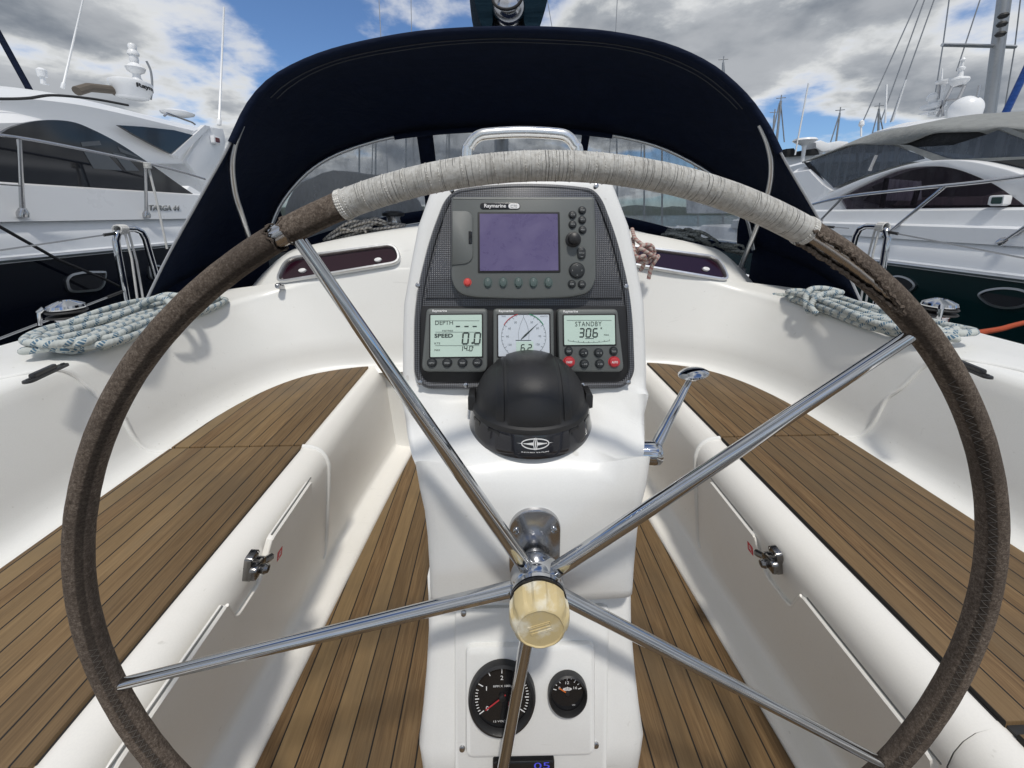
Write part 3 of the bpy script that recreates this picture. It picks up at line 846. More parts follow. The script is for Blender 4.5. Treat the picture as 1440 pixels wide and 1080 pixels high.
# second raised field round the plotter, and the black recess of the lower instruments
q = dash.pxs([(600, 420), (606, 385), (626, 305), (640, 276), (660, 268), (735, 264), (812, 268), (832, 276), (844, 305), (866, 385), (872, 420)])
mb = MB(); dash.plate(mb, q, .008, .0145, .003); mk('plotter_field', mb, M['carbon'], dp)
q = dash.pxs([(592, 430), (880, 430), (884, 527), (872, 536), (602, 536), (589, 527)])
mb = MB(); dash.plate(mb, q, .008, .0115, .001); mk('instrument_recess', mb, M['black'], dp)
mb = MB()
for x, y in ((588, 401), (880, 403), (838, 262), (635, 267), (655, 541), (819, 541), (591, 537), (883, 537)):
    u, v = dash.px(x, y, .012); dash.disc(mb, u, v, .0042, .008, .0165, .0015, 14)
mk_each('dash_screw', mb, M['steel_d'], dp)

# ---- chart plotter
plt = thing('chart_plotter', dash.at(0, .06), 'grey chart plotter with a blank purple screen, the largest unit on the dash', 'chart plotter')
n0 = .0145
body_px = [(635, 277), (836, 277), (838, 340), (838, 395), (828, 413), (800, 419), (735, 421), (668, 419), (645, 414), (634, 396)]
q = dash.pxs(body_px, n0+.012); q = rpoly(q, [.004, .006, .001, .02, .02, .02, .02, .02, .02, .02], 5)
mb = MB(); dash.plate(mb, q, n0-.002, n0+.016, .005); mk('housing', mb, M['grey_pl'], plt)
F1 = n0+.016
def box_px(x0, y0, x1, y1, n):
    a, b = dash.px(x0, y1, n), dash.px(x1, y0, n); return a[0], a[1], b[0], b[1]
b = box_px(672, 298, 787, 384, F1)
mb = MB(); dash.plate(mb, rrect(*b, .002), F1-.002, F1+.0012, .0008)
mk('screen_surround', mb, M['rubber'], plt)
m = NT('blank_purple_screen'); p = m.pos(); nn = m.noise(p, 26, 6, .7, .6)
m.set(m.mix(m.smooth(nn, .35, .75), (.115, .095, .205), (.140, .118, .235)), m.math('ADD', m.math('MULTIPLY', m.smooth(nn, .3, .7), .25), .22), 0, .45)
b = box_px(675, 301, 784, 381, F1)
mb = MB(); dash.plate(mb, rrect(*b, .001), F1, F1+.0018); mk('screen', mb, m.mat, plt)
# chart card door, with its catch
q = rpoly(dash.pxs([(635.5, 297), (658, 297), (665, 304), (665, 364), (657, 371), (635.5, 373)], F1), [.001, .006, .006, .006, .006, .001])
mb = MB(); dash.plate(mb, q, F1-.002, F1+.0022, .0012); cd_ = mk('card_door', mb, M['grey_pl'], plt)
b = box_px(659, 325, 664, 343, F1+.002); mb = MB(); dash.plate(mb, rrect(*b, .001), F1+.001, F1+.0032, .0006); mk('door_catch', mb, M['black_g'], cd_)
# badge
b = box_px(675, 285.5, 731.5, 294.5, F1); mb = MB(); dash.plate(mb, rrect(*b, .005), F1-.001, F1+.0008, .0004); bd = mk('badge', mb, M['black_g'], plt)
mb = MB(); b2 = box_px(715, 286.5, 730.5, 293.5, F1); dash.plate(mb, rrect(*b2, .0035), F1, F1+.0012)
b3 = box_px(681, 286.9, 711.5, 293.6, F1); mb.text('Raymarine', lambda a, c: dash.at(a, c, F1+.0012), b3, bold=.02)
mb.m = 1; b3 = box_px(718, 288.3, 727, 292.3, F1); mb.text('C70', lambda a, c: dash.at(a, c, F1+.0016), b3)
mk('lettering', mb, [M['print'], M['print_g']], bd)
def button(fr, x, y, rx, ry, n, mat, name, par, h=.004, leg=None, lm='print_g', lab=None):
    u, v = fr.px(x, y, n); mb = MB()
    fr.ring(mb, u, v, rx+.0003, rx+.0016, n-.001, n+.0006, 24, ky=ry/rx)
    fr.disc(mb, u, v, rx, n-.001, n+h, min(.0015, h*.5), 22, ry)
    mb.m = 1
    if leg: mb.text(leg, lambda a, c: fr.at(a, c, n+h+.0003), (u-rx*.62, v-ry*.24, u+rx*.62, v+ry*.24), bold=.02)
    o = mk(name, mb, [mat, M[lm]], par)
    if lab: o['label'] = lab
    return o
button(dash, 657.5, 397, .0047, .0050, F1, M['red_led'], 'button', plt, lab='round red power button')
for x in (686, 707.5, 729, 750, 771):
    o = button(dash, x, 397.5, .0056, .0070, F1, M['btn_g'], 'soft_key', plt)
    u, v = dash.px(x, 394.8, F1+.004); mb = MB(); dash.line(mb, [(u, v-.001), (u, v+.0015)], .0007, F1+.0043); mk('key_mark', mb, M['print_g'], o)
for x, y, t in ((818.5, 296, 'PAGE'), (805, 302.5, 'ACTIVE'), (818.5, 309.5, 'WPTS'), (805, 316, 'DATA'), (819, 323.5, 'MENU'), (804, 399.5, 'OK'), (818, 400, 'CANCEL')):
    button(dash, x, y, .0052, .0052, F1, M['btn'], 'button', plt, leg=t)
u, v = dash.px(806, 337, F1); mb = MB()
mb.lathe([(.0125, 0), (.0125, .002), (.011, .003), (.0095, .0035), (.0092, .009), (.0098, .012), (.0088, .0155), (.005, .0175), (.001, .018)], dash.at(u, v, F1), DN, 28)
mk('control_knob', mb, M['black'], plt)
u, v = dash.px(817.5, 356, F1); mb = MB(); dash.plate(mb, rrect(u-.0066, v-.0098, u+.0066, v+.0098, .0062), F1-.001, F1+.0035, .0015)
mb.m = 1; mb.text('RANGE', lambda a, c: dash.at(a, c, F1+.0038), (u-.0042, v-.0012, u+.0042, v+.0012))
for s in (1, -1): dash.line(mb, [(u-.002, v+s*.0055), (u, v+s*.0065), (u+.002, v+s*.0055)], .0006, F1+.0036, F1+.0038)
mk('range_key', mb, [M['btn'], M['print_g']], plt)
u, v = dash.px(811, 380.5, F1); mb = MB(); dash.disc(mb, u, v, .0118, F1-.001, F1+.004, .002, 30)
dash.ring(mb, u, v, .0122, .0132, F1-.001, F1+.0007, 32)
mb.m = 1
for a in range(4):
    c, s_ = cos(a*pi/2), sin(a*pi/2); dash.line(mb, [(u+.0075*c-.0012*s_, v+.0075*s_+.0012*c), (u+.0075*c+.0012*s_, v+.0075*s_-.0012*c)], .0007, F1+.004, F1+.0043)
mk('cursor_pad', mb, [M['btn'], M['print_g']], plt)

# ---- the three small instruments
SEG = {'0': 'abcdef', '1': 'bc', '2': 'abged', '3': 'abgcd', '4': 'fgbc', '5': 'afgcd', '6': 'afgedc', '7': 'abc', '8': 'abcdefg', '9': 'abfgcd', '-': 'g'}
def seg(fr, mb, txt, u, v, w, h, gap, t, n, sl=.10):
    for ch in txt:
        if ch == '.':
            fr.plate(mb, [(u-gap*.4, v), (u-gap*.4+t*1.2, v), (u-gap*.4+t*1.2, v+t*1.2), (u-gap*.4, v+t*1.2)], n, n+.0003); u += gap*.6; continue
        if ch in SEG:
            m_, k = t*.22, {'a': ((0, 1), (1, 1)), 'g': ((0, .5), (1, .5)), 'd': ((0, 0), (1, 0)), 'f': ((0, .5), (0, 1)), 'b': ((1, .5), (1, 1)), 'e': ((0, 0), (0, .5)), 'c': ((1, 0), (1, .5))}
            for sgm in SEG[ch]:
                (a, b), (c, d) = k[sgm]; p0 = V((a*w, b*h)); p1 = V((c*w, d*h)); dd = (p1-p0).normalized()*m_
                p0 += dd; p1 -= dd
                fr.line(mb, [(u+p0.x+p0.y*sl, v+p0.y), (u+p1.x+p1.y*sl, v+p1.y)], t, n)
        u += w+gap
def instrument(c, label, lcd, scr):
    base = sum((V(dash.px(*k, .0115)).to_3d() for k in c), V((0, 0, 0)))/4
    t = thing('instrument_display', dash.at(base.x, base.y), label, 'instrument', 'small instruments in the lower dash')
    q = dash.pxs(c, .0115+.014)
    q = rpoly(q, [.007, .007, .012, .012], 6); mb = MB(); dash.plate(mb, q, .010, .0115+.016, .005); mk('housing', mb, M['grey_pl'], t)
    n = .0275
    mb = MB(); b = box_px(scr[0]-2, scr[1]-2, scr[2]+2, scr[3]+2, n); dash.plate(mb, rrect(*b, .002), n-.002, n+.0008, .0005); mk('screen_surround', mb, M['rubber'], t)
    b = box_px(*scr, n); mb = MB(); dash.plate(mb, rrect(*b, .0012), n-.001, n+.0012); sc = mk('screen', mb, lcd, t)
    mb = MB(); x = c[0][0]; b = box_px(x+8.5, c[0][1]+1.6, x+29, c[0][1]+6.0, n); mb.text('Raymarine', lambda a, d: dash.at(a, d, n+.0004), b, bold=.03); mk('lettering', mb, M['print'], t)
    return t, sc, n+.0014
def tx(mb, s, x0, y0, x1, y1, n, fr=dash, bold=0, **k):
    a, b = fr.px(x0, y1, n), fr.px(x1, y0, n); mb.text(s, lambda p, q: fr.at(p, q, n+.0002), (a[0], a[1], b[0], b[1]), bold=bold, **k)
# 1 depth and speed
t1, s1, n = instrument([(599.5, 433.7), (685.7, 434), (685.7, 524), (592, 523)], 'square instrument showing depth and speed on a pale green screen, leftmost of the lower three', M['lcd'], (605.5, 442.5, 677.5, 502))
mb = MB(); tx(mb, 'DEPTH', 612, 450.8, 637, 456.8, n, bold=0); tx(mb, 'SPEED', 611, 469, 637, 475, n, bold=.03); tx(mb, 'METRES', 622, 464, 637, 466.2, n)
tx(mb, 'KTS', 611, 481.5, 619, 484.2, n); tx(mb, 'MAX', 611, 491, 619, 493.6, n); tx(mb, 'M', 664, 487, 666, 490, n)
for x in (641, 653, 664.5):
    a = dash.px(x, 459, n); b_ = dash.px(x+6, 459, n); dash.line(mb, [a, b_], .0018, n, n+.0003)
a = dash.px(650, 483.5, n); seg(dash, mb, '0', a[0], a[1], .0088, .0172, .004, .0024, n); a = dash.px(664, 483.5, n); seg(dash, mb, '.0', a[0]+.0005, a[1], .0088, .0172, .004, .0024, n)
a = dash.px(646.5, 493.5, n); seg(dash, mb, '14.0', a[0], a[1], .0042, .0076, .0026, .0012, n)
for y in (451, 467, 486):
    dash.line(mb, [dash.px(612, y, n), dash.px(674, y, n)], .0004, n, n+.0002)
mk('readout', mb, M['ink'], s1)
for x, tt in ((607.5, 'DEPTH'), (629, 'SPEED'), (650.5, 'TRIP'), (671.5, 'MAX')): button(dash, x, 510 if x < 660 else 509.5, .0066, .0058, n-.0012, M['btn'], 'button', t1, leg=tt)
# 2 wind dial
t2, s2, n = instrument([(693, 434), (779, 434), (780, 524), (693, 524)], 'square wind instrument with a round dial and needle, middle of the lower three', M['lcd_b'], (701, 442.5, 772, 501))
u0, v0 = dash.px(736.5, 473, n); r = abs(dash.px(768, 473, n)[0]-u0)
mb = MB(); dash.ring(mb, u0, v0, r*.985, r*1.0, n, n+.0002, 60, 0, 2*pi)
for k in range(0, 36):
    a = 2*pi*k/36; L = .12 if k % 3 == 0 else .06
    if 235 < math.degrees(a) < 305: continue
    dash.line(mb, [(u0+r*(1-L)*cos(a), v0+r*(1-L)*sin(a)), (u0+r*cos(a), v0+r*sin(a))], .0006, n, n+.0002)
for k, s_ in ((30, '30'), (60, '60'), (90, '90'), (120, '120'), (150, '150')):
    for sg in (1, -1):
        a = R(90-sg*k); cu_, cv = u0+r*.72*cos(a), v0+r*.72*sin(a); w = .0042 if len(s_) < 3 else .0058
        if k < 150: mb.text(s_, lambda p, q: dash.at(p, q, n+.0002), (cu_-w/2, cv-.0016, cu_+w/2, cv+.0016))
# boat outline in the dial
for sg in (1, -1): dash.line(mb, [(u0+sg*.0*r, v0+r*.86), (u0+sg*.14*r, v0+r*.55), (u0+sg*.24*r, v0+r*.15), (u0+sg*.22*r, v0-.2*r)], .0004, n, n+.0002)
tx(mb, 'TRUE', 705, 443.8, 711, 445.8, n); tx(mb, 'KNOTS', 760, 443.8, 770, 445.8, n)
mk('dial', mb, M['ink_soft'], s2)
mb = MB(); dash.ring(mb, u0, v0, r*1.0, r*1.03, n, n+.0003, 20, R(105), R(150)); mk('port_arc', mb, M['btn_red'], s2)
mb = MB(); dash.ring(mb, u0, v0, r*1.0, r*1.03, n, n+.0003, 20, R(30), R(75)); mk('starboard_arc', mb, simple('arc_green', (.02, .28, .12)), s2)
mb = MB(); b = box_px(726, 480, 750, 495, n); dash.plate(mb, rrect(*b, .001), n-.0002, n+.0003); mk('speed_window', mb, M['lcd'], s2)
mb = MB(); a = dash.px(732.5, 493.5, n); seg(dash, mb, '6', a[0], a[1], .0052, .0100, .003, .0016, n+.0004); a = dash.px(740, 493.5, n); seg(dash, mb, '.2', a[0]+.0006, a[1], .0052, .0100, .003, .0016, n+.0004)
dash.line(mb, [dash.px(725, 478.6, n), dash.px(747, 478.6, n)], .0009, n, n+.0003)
p0, p1 = V(dash.px(732.5, 477.3, n)), V(dash.px(757.2, 454, n)); dd = (p1-p0).normalized(); nn_ = V((-dd.y, dd.x))
dash.plate(mb, [tuple(p0-nn_*.0004), tuple(p0+dd*.010-nn_*.0014), tuple(p1), tuple(p0+dd*.010+nn_*.0014), tuple(p0+nn_*.0004)], n+.0003, n+.0006)
mk('readout', mb, M['ink'], s2)
for x in (707, 727, 747, 767): button(dash, x, 510, .0066, .0058, n-.0012, M['btn'], 'button', t2)
# 3 autopilot
t3, s3, n = instrument([(783.7, 434.6), (868.7, 434.6), (878.3, 523.5), (786, 523.5)], 'square autopilot control with STANDBY on screen and two red buttons, right of the dial', M['lcd'], (793.5, 443, 864, 485))
M['lcd3'] = M['lcd']
mb = MB(); tx(mb, 'STANDBY', 809, 452, 846, 459, n, space=1.15)
a = dash.px(814, 473.8, n)
for k, ch in enumerate('306'):
    a = dash.px(814.5+k*9.6, 473.8, n); seg(dash, mb, ch, a[0], a[1], .0068, .0132, 0, .0021, n)
a = dash.px(845.5, 461.5, n); dash.ring(mb, a[0], a[1], .0006, .0013, n, n+.0003, 12); tx(mb, 'MAG', 849.5, 469.8, 856, 472, n)
dash.line(mb, [dash.px(797, 450.5, n), dash.px(860, 450.5, n)], .0004, n, n+.0002)
pts = [dash.px(799+58*k/16, 479.2+2.6*sin(pi*k/16), n) for k in range(17)]; dash.line(mb, pts, .0004, n, n+.0002)
for k in range(0, 17, 2):
    a = pts[k]; dash.line(mb, [a, (a[0], a[1]+.0022)], .0006, n, n+.0002)
dash.line(mb, [dash.px(823, 475.9, n), dash.px(835, 475.9, n)], .0008, n, n+.0003)
mk('readout', mb, M['ink'], s3)
for x, y, tt in ((799.5, 493.5, 'DISP'), (820.5, 496, '-1'), (841.5, 496, '+1'), (862.5, 493.7, 'TRACK'), (821.5, 511.5, '-10'), (843, 511.5, '+10')): button(dash, x, y, .0062 if x > 815 and x < 850 else .0054, .0058, n-.0012, M['btn'], 'button', t3, leg=tt)
button(dash, 800, 508.8, .0080, .0074, n-.0012, M['btn_red'], 'button', t3, leg='STANDBY', lm='print', lab='round red standby button'); button(dash, 863.5, 508.8, .0080, .0074, n-.0012, M['btn_red'], 'button', t3, leg='AUTO', lm='print', lab='round red auto button')

# ---- compass
cxx = P(745, 590, Y=.56).x; CC = V((cxx, .56, .759))
cmp_ = thing('compass', CC, 'black domed steering compass with a white star emblem, on the pedestal shelf below the instruments', 'compass')
mb = MB(); mb.lathe([(.094, -.004), (.0945, .002), (.093, .006), (.0905, .024), (.088, .030), (.07, .031)], CC, (0, 0, 1), 72)
m = NT('smoked_compass_base'); m.set((.012, .012, .016), .12, 0, .55, coat=.4)
cb = mk('base', mb, m.mat, cmp_)
def cyl(a, h, r=.0925):   # a = arc length round the front
    t = a/r; rr = r-(h-.006)*.14
    return CC+V((rr*sin(t), -rr*cos(t), h))
mb = MB()
def band_line(p, q, w=.0005, k=8):
    for i in range(k):
        a = (lerp(p[0], q[0], i/k), lerp(p[1], q[1], i/k)); b = (lerp(p[0], q[0], (i+1)/k), lerp(p[1], q[1], (i+1)/k))
        d = V((b[0]-a[0], b[1]-a[1])).normalized(); nx, ny = -d.y*w, d.x*w
        i0 = mb.add([cyl(a[0]+nx, a[1]+ny, .0932), cyl(a[0]-nx, a[1]-ny, .0932), cyl(b[0]-nx, b[1]-ny, .0932), cyl(b[0]+nx, b[1]+ny, .0932)]); mb.face((i0, i0+1, i0+2, i0+3))
ez = .0168
el = [(.0185*cos(2*pi*k/36), ez+.0068*sin(2*pi*k/36)) for k in range(37)]
for a, b in zip(el, el[1:]): band_line(a, b, .0007, 1)
for s in (1, -1):
    i0 = mb.add([cyl(s*.0255, ez, .0932), cyl(s*.012, ez+.0007, .0932), cyl(s*.002, ez+.0022, .0932), cyl(s*.002, ez-.0022, .0932), cyl(s*.012, ez-.0007, .0932)]); mb.face((i0, i0+1, i0+2, i0+3, i0+4))
    band_line((s*.0012, ez-.0078), (s*.0028, ez), .0005, 4); band_line((s*.0028, ez), (s*.0012, ez+.0078), .0005, 4)
i0 = mb.add([cyl(0, ez+.0092, .0932), cyl(.0009, ez, .0932), cyl(0, ez-.0092, .0932), cyl(-.0009, ez, .0932)]); mb.face((i0, i0+1, i0+2, i0+3))
mb.text('BAVARIA YACHTS', lambda a, h: cyl(a, h, .0932), (-.0185, .0034, .0185, .0062), bold=.02)
mk('emblem', mb, M['print'], cb)
# support blocks seen through the base window
mb = MB()
for a in (-62, -38, 38, 62):
    t = R(a); o = CC+V((.0845*sin(t), -.0845*cos(t), .016)); X = V((cos(t), sin(t), 0)); Yv = V((sin(t), -cos(t), 0)); mb.box(o, (.020, .012, .022), (X, Yv, V((0, 0, 1))), .002)
mk_each('base_window', mb, M['black_g'], cmp_)
# hood
DCt = CC+V((0, 0, .029)); RX, RZ = .0835, .0690
prof = [(.060, -.006), (.0885, -.005), (.0895, .0), (.0885, .005), (.0855, .0075)]+[(RX*cos(R(a))*.998, .0075+RZ*sin(R(a))) for a in range(4, 91, 4)]
prof[-1] = (.001, .0075+RZ)
mb = MB(); mb.lathe(prof, DCt, (0, 0, 1), 80)
hood = mk('hood', mb, M['rubber'], cmp_, 30)
def dome(x, t, k=1.0):
    rx = math.sqrt(max(0, 1-(x/RX)**2)); return DCt+V((x*k, -RX*k*rx*cos(t), .0075+RZ*k*rx*sin(t)))
mb = MB()
def strip(x0, x1, h, t0, t1):
    rows = []
    for i in range(41):
        t = t0+(t1-t0)*i/40
        rows.append([dome(x0, t, .995), dome(x0+.0006, t, 1+h*.8), dome(x0+.002, t, 1+h)]+[dome(lerp(x0+.004, x1-.004, j/6), t, 1+h) for j in range(7)]+[dome(x1-.002, t, 1+h), dome(x1-.0006, t, 1+h*.8), dome(x1, t, .995)])
    mb.grid(rows)
strip(-.036, .036, .030, R(1), R(179)); strip(-.052, -.040, .016, R(1), R(179)); strip(.040, .052, .016, R(1), R(179))
mk_each('hood_rib', mb, M['black'], hood, 40)
mb = MB()
for s in (1, -1):
    o = CC+V((s*.0885, 0.0, .036)); mb.box(o, (.011, .030, .027), b=.004)
mk_each('pivot_lug', mb, M['black'], cmp_)

# ---- round gauges
def gauge(px, py, R0, nb, label, name):
    u, v = lowf.px(px, py, .02); t = thing(name, lowf.at(u, v, .014), label, 'gauge')
    mb = MB(); mb.lathe([(R0*.9, 0), (R0, .001), (R0, .006), (R0*.97, .010), (R0*.90, .0115), (R0*.84, .008), (R0*.82, .004)], lowf.at(u, v, .0135), lowf.N, 56, cap=False)
    mk('bezel', mb, M['black'], t)
    mb = MB(); lowf.disc(mb, u, v, R0*.86, .0138, .0165, 0, 48)
    m = NT('gauge_face'); m.set((.008, .008, .009), .22, 0, .4); mk('face', mb, M['black_g'], t)
    return t, u, v, .0168
t, u, v, n = gauge(706, 983, 0.0470, 0, 'large round black rev counter with a red needle, lower left of the pedestal', 'tachometer')
mb = MB(); r = .0375
for k in range(0, 41):
    a = R(213-246*k/40); L = .0075 if k % 10 == 0 else (.0055 if k % 5 == 0 else .0036)
    if 8 < k < 30 and k % 5: continue
    lowf.line(mb, [(u+(r-L)*cos(a), v+(r-L)*sin(a)), (u+r*cos(a), v+r*sin(a))], .0011 if k % 5 == 0 else .0008, n)
for k, s_ in enumerate('01234'):
    a = R(213-246*k/4); q = (u+.0245*cos(a), v+.0245*sin(a)); hw = .0006 if s_ == '1' else .0019; mb.text(s_, lambda p, w: lowf.at(p, w, n+.0003), (q[0]-hw, q[1]-.0027, q[0]+hw, q[1]+.0027))
mb.text('RPM X 1000', lambda p, w: lowf.at(p, w, n+.0003), (u-.012, v+.0125, u+.012, v+.0152)); mb.text('12 VOLT', lambda p, w: lowf.at(p, w, n+.0003), (u-.012, v-.0315, u+.006, v-.0292))
mk('scale', mb, M['print'], t)
mb = MB(); a = R(213); lowf.line(mb, [(u-.006*cos(a), v-.006*sin(a)), (u+.027*cos(a), v+.027*sin(a))], .0013, n+.001, n+.0018); mk('needle', mb, M['btn_red'], t)
mb = MB(); lowf.disc(mb, u, v, .0045, n, n+.004, .0015, 20); mk('needle_cap', mb, M['black'], t)
t, u, v, n = gauge(798.5, 977, .0276, 0, 'small round black volt gauge with an orange needle, right of the rev counter', 'volt_gauge')
mb = MB(); r = .0205
for k in range(0, 9):
    a = R(165-150*k/8); L = .0045 if k % 2 == 0 else .003
    lowf.line(mb, [(u+(r-L)*cos(a), v+(r-L)*sin(a)), (u+r*cos(a), v+r*sin(a))], .0009, n)
for a, s_ in ((150, '8'), (90, '12'), (28, '16')):
    q = (u+.0128*cos(R(a)), v+.0128*sin(R(a))); w = .0013*len(s_); mb.text(s_, lambda p, h: lowf.at(p, h, n+.0003), (q[0]-w, q[1]-.0017, q[0]+w, q[1]+.0017))
el = [(u+.006*cos(2*pi*k/20), v+.0045+.0016*sin(2*pi*k/20)) for k in range(21)]; lowf.line(mb, el, .0007, n)
lowf.line(mb, [(u-.0065, v+.0045), (u+.0065, v+.0045)], .0006, n); lowf.line(mb, [(u, v+.0015), (u, v+.0075)], .0008, n)
mb.text('VDO', lambda p, h: lowf.at(p, h, n+.0003), (u+.006, v-.0165, u+.0105, v-.0150))
mk('scale', mb, M['print'], t)
mb = MB(); a = R(148); lowf.line(mb, [(u-.002*cos(a), v-.002*sin(a)), (u+.0135*cos(a), v+.0135*sin(a))], .0013, n+.001, n+.0018); mk('needle', mb, simple('needle_orange', (.65, .16, .03)), t)
mb = MB(); lowf.disc(mb, u, v, .003, n, n+.003, .001, 16); mk('needle_cap', mb, M['black'], t)

# ---- stainless grab rail on top of the pedestal
mb = MB(); Yr = .80
pts = [P(x, y, Y=Yr) for x, y in ((657, 250), (657, 222), (661, 204), (672, 192), (690, 188), (735, 186), (779, 188), (797, 192), (808, 204), (813, 222), (814, 250))]
pts[0].z = 1.05; pts[-1].z = 1.05; pts[0].x = pts[1].x; pts[-1].x = pts[-2].x
mb.tube(spline(pts, 8), .0112, 16)
mk('grab_rail', mb, M['rail'], ped)

# ---- engine control lever on the starboard side
b = P(915, 637, Y=.56); lv = thing('throttle_lever', b, 'chrome engine control lever on the right flank of the pedestal', 'throttle lever')
mb = MB(); mb.lathe([(.017, -.04), (.018, -.006), (.0185, .004), (.0175, .012), (.014, .016), (.006, .0175)], b, (1, -.12, 0), 28); mk('hub', mb, M['steel'], lv)
mb = MB(); k = P(969, 536, Y=.615); o = b+V((.004, 0, .004))
mb.tube([o, o.lerp(k, .25), o.lerp(k, .6), k], [.0095, .0085, .0068, .0048], 14, sq=.7); mk('lever_arm', mb, M['steel'], lv)
mb = MB(); kc = P(975, 526, Y=.615)
ax = V((-.22, .1, 1)).normalized(); mb.lathe([(.003, -.012), (.006, -.009), (.016, -.006), (.0245, -.001), (.0245, .002), (.019, .006), (.009, .0085), (.001, .009)], kc, ax, 32); mk('knob', mb, M['steel'], lv)
# ================================================================== STEERING WHEEL
def c2w(x, y, z): return RT*x-UP*y+FW*z
a_, b_ = R(12.24), R(.76)
n_ = (sin(b_), sin(a_)*cos(b_), -cos(a_)*cos(b_))
WN = c2w(*n_).normalized(); WC = CAM+c2w(.032, .387, .441)
ucam = V((0, 1, 0)).cross(V(n_)).normalized(); vcam = V(n_).cross(ucam)
WU, WV = c2w(*ucam).normalized(), c2w(*vcam).normalized()
RAD = .5; PH = R(-63.1)
def rim(t, r=RAD, s=0): return WC+(WU*cos(t)+WV*sin(t))*r+WN*s
def theta(px, py):
    q = P(px, py, pl=(WC, WN))-WC; return math.atan2(q.dot(WV), q.dot(WU))
whl = thing('helm', WC-WN*.05, 'large five spoked steering wheel with worn brown cover and pale cord wound round its top', 'helm')
def ringmesh(t0, t1, r, nt, nv, skip=None, rf=None, closed=False):
    mb = MB(); rows = []
    for i in range(nt+1):
        t = t0+(t1-t0)*i/nt; row = []
        for j in range(nv):
            a = 2*pi*j/nv; q = rf(t, a) if rf else r
            row.append(rim(t, RAD+q*cos(a), q*sin(a)))
        rows.append(row)
    mb.grid(rows, closed=True, skip=skip, uv=True); return mb
mb = ringmesh(0, 2*pi, .0102, 200, 16); mk('rim_tube', mb, M['steel_d'], whl, 60)
# the worn cover: from one end of the gap at the first spoke, all the way round
T0, T1 = theta(487, 287), theta(1132, 318)           # ends of the cord winding (angles fall clockwise)
Tg = theta(396, 327)                                   # bare gap by the upper left spoke
rnd = random.Random(3)
bump1 = [rnd.uniform(-1, 1) for _ in range(900)]
def cover_r(t, a):
    k = t*40; i = int(math.floor(k)) % 700; w = lerp(bump1[i], bump1[(i+1) % 700], k-math.floor(k))
    return .0123+.00016*w+.00025*sin(a*3+t*9)
peelA, peelB = theta(1128, 325), theta(1262, 432)
def peel(t):
    """half width of the split in the cover, radians round the tube"""
    f = (t-peelB)/(peelA-peelB)
    if f < 0 or f > 1.15: return 0
    i = int((t+10)*260) % 880
    return .62*min(1, f*1.5)**.7+.12*bump1[i]
NTt, NVv = 1100, 40
tA = Tg-R(.8)
span = 2*pi-R(1.6)
def skipc(i, j):
    t = tA-span*i/NTt; a = 2*pi*j/NVv
    # angle of the split: on the inner side, facing the helmsman
    tt = t
    while tt < -pi: tt += 2*pi
    while tt > pi: tt -= 2*pi
    w = peel(tt if tt <= pi else tt-2*pi)
    d = (a-R(128)+pi) % (2*pi)-pi
    return abs(d) < w
mb = ringmesh(tA, tA-span, 0, NTt, NVv, skipc, lambda t, a: cover_r(t, a))
def leather():
    m = NT('worn_leather_cover'); p = m.pos()
    n1 = m.noise(p, 620, 3, .7); n2 = m.noise(p, 260, 4, .7); n3 = m.noise(p, 14, 4, .6)
    c = m.ramp(m.math('ADD', m.math('MULTIPLY', n1, .5), m.math('MULTIPLY', n2, .5)), [(.34, (.045, .034, .027)), (.48, (.112, .088, .070)), (.58, (.180, .147, .120)), (.70, (.31, .265, .22))])
    c = m.mix(m.math('MULTIPLY', m.smooth(n3, .4, .7), .5), c, (.050, .040, .034))
    u, v, _ = m.sep(m.uv())
    seam = m.math('MULTIPLY', m.smooth(v, .325, .35), m.math('SUBTRACT', 1, m.smooth(v, .41, .435)))
    c = m.mix(m.math('MULTIPLY', seam, .6), c, (.018, .015, .013))
    m.bump(m.math('ADD', m.math('ADD', n1, n2), m.math('MULTIPLY', seam, -.8)), .55, .0011)
    return m.set(c, .92, 0, .2)
M['leather'] = leather()
cov = mk('rim_cover', mb, M['leather'], whl, 60)
cov['label'] = 'brown worn cover, split open below the right end of the cord'
# torn lips either side of the split and at the gap
mb = MB()
for sg in (1, -1):
    pts = []
    for i in range(60):
        t = lerp(peelB, peelA, i/59); w = peel(t)+.04
        a = R(128)+sg*w; q = .0126+.0010*abs(bump1[i*7 % 800]); pts.append(rim(t, RAD+q*cos(a), q*sin(a)))
    mb.tube(pts, [.0014+.0011*abs(bump1[i*5 % 800]) for i in range(60)], 7)
for tt in (Tg-R(.8), Tg+R(.8)):
    pts = [rim(tt+R(.35)*bump1[k*3], RAD+.0125*cos(2*pi*k/26), .0125*sin(2*pi*k/26)) for k in range(26)]
    mb.tube(pts, [.0007+.0005*abs(bump1[k*11]) for k in range(26)], 6, closed=True)
mk_each('torn_edge', mb, M['leather'], cov)
# stitching on the inner side, low left and low right
mb = MB()
def stitch(ta, tb, n):
    prev = None
    for i in range(n):
        t = lerp(ta, tb, i/n)
        for d, aa in ((0, 122), (.33, 150)):
            a = R(aa); q = .01258; p = rim(t+(tb-ta)/n*d*1.5, RAD+q*cos(a), q*sin(a))
            if prev is not None:
                mid = rim((t), RAD+.0127*cos(R(136)), .0127*sin(R(136)))
                mb.tube([prev, (prev+p)/2*.0+mid*.0+(prev+p)/2+(p-WC).normalized()*-.0004, p], .00026, 5)
            prev = p
stitch(theta(1340, 520)+2*pi, theta(1250, 1065), 58); stitch(theta(140, 900), theta(250, 1085), 26)
mk_each('stitching', mb, simple('stitch_thread', (.11, .10, .09), .8), cov)
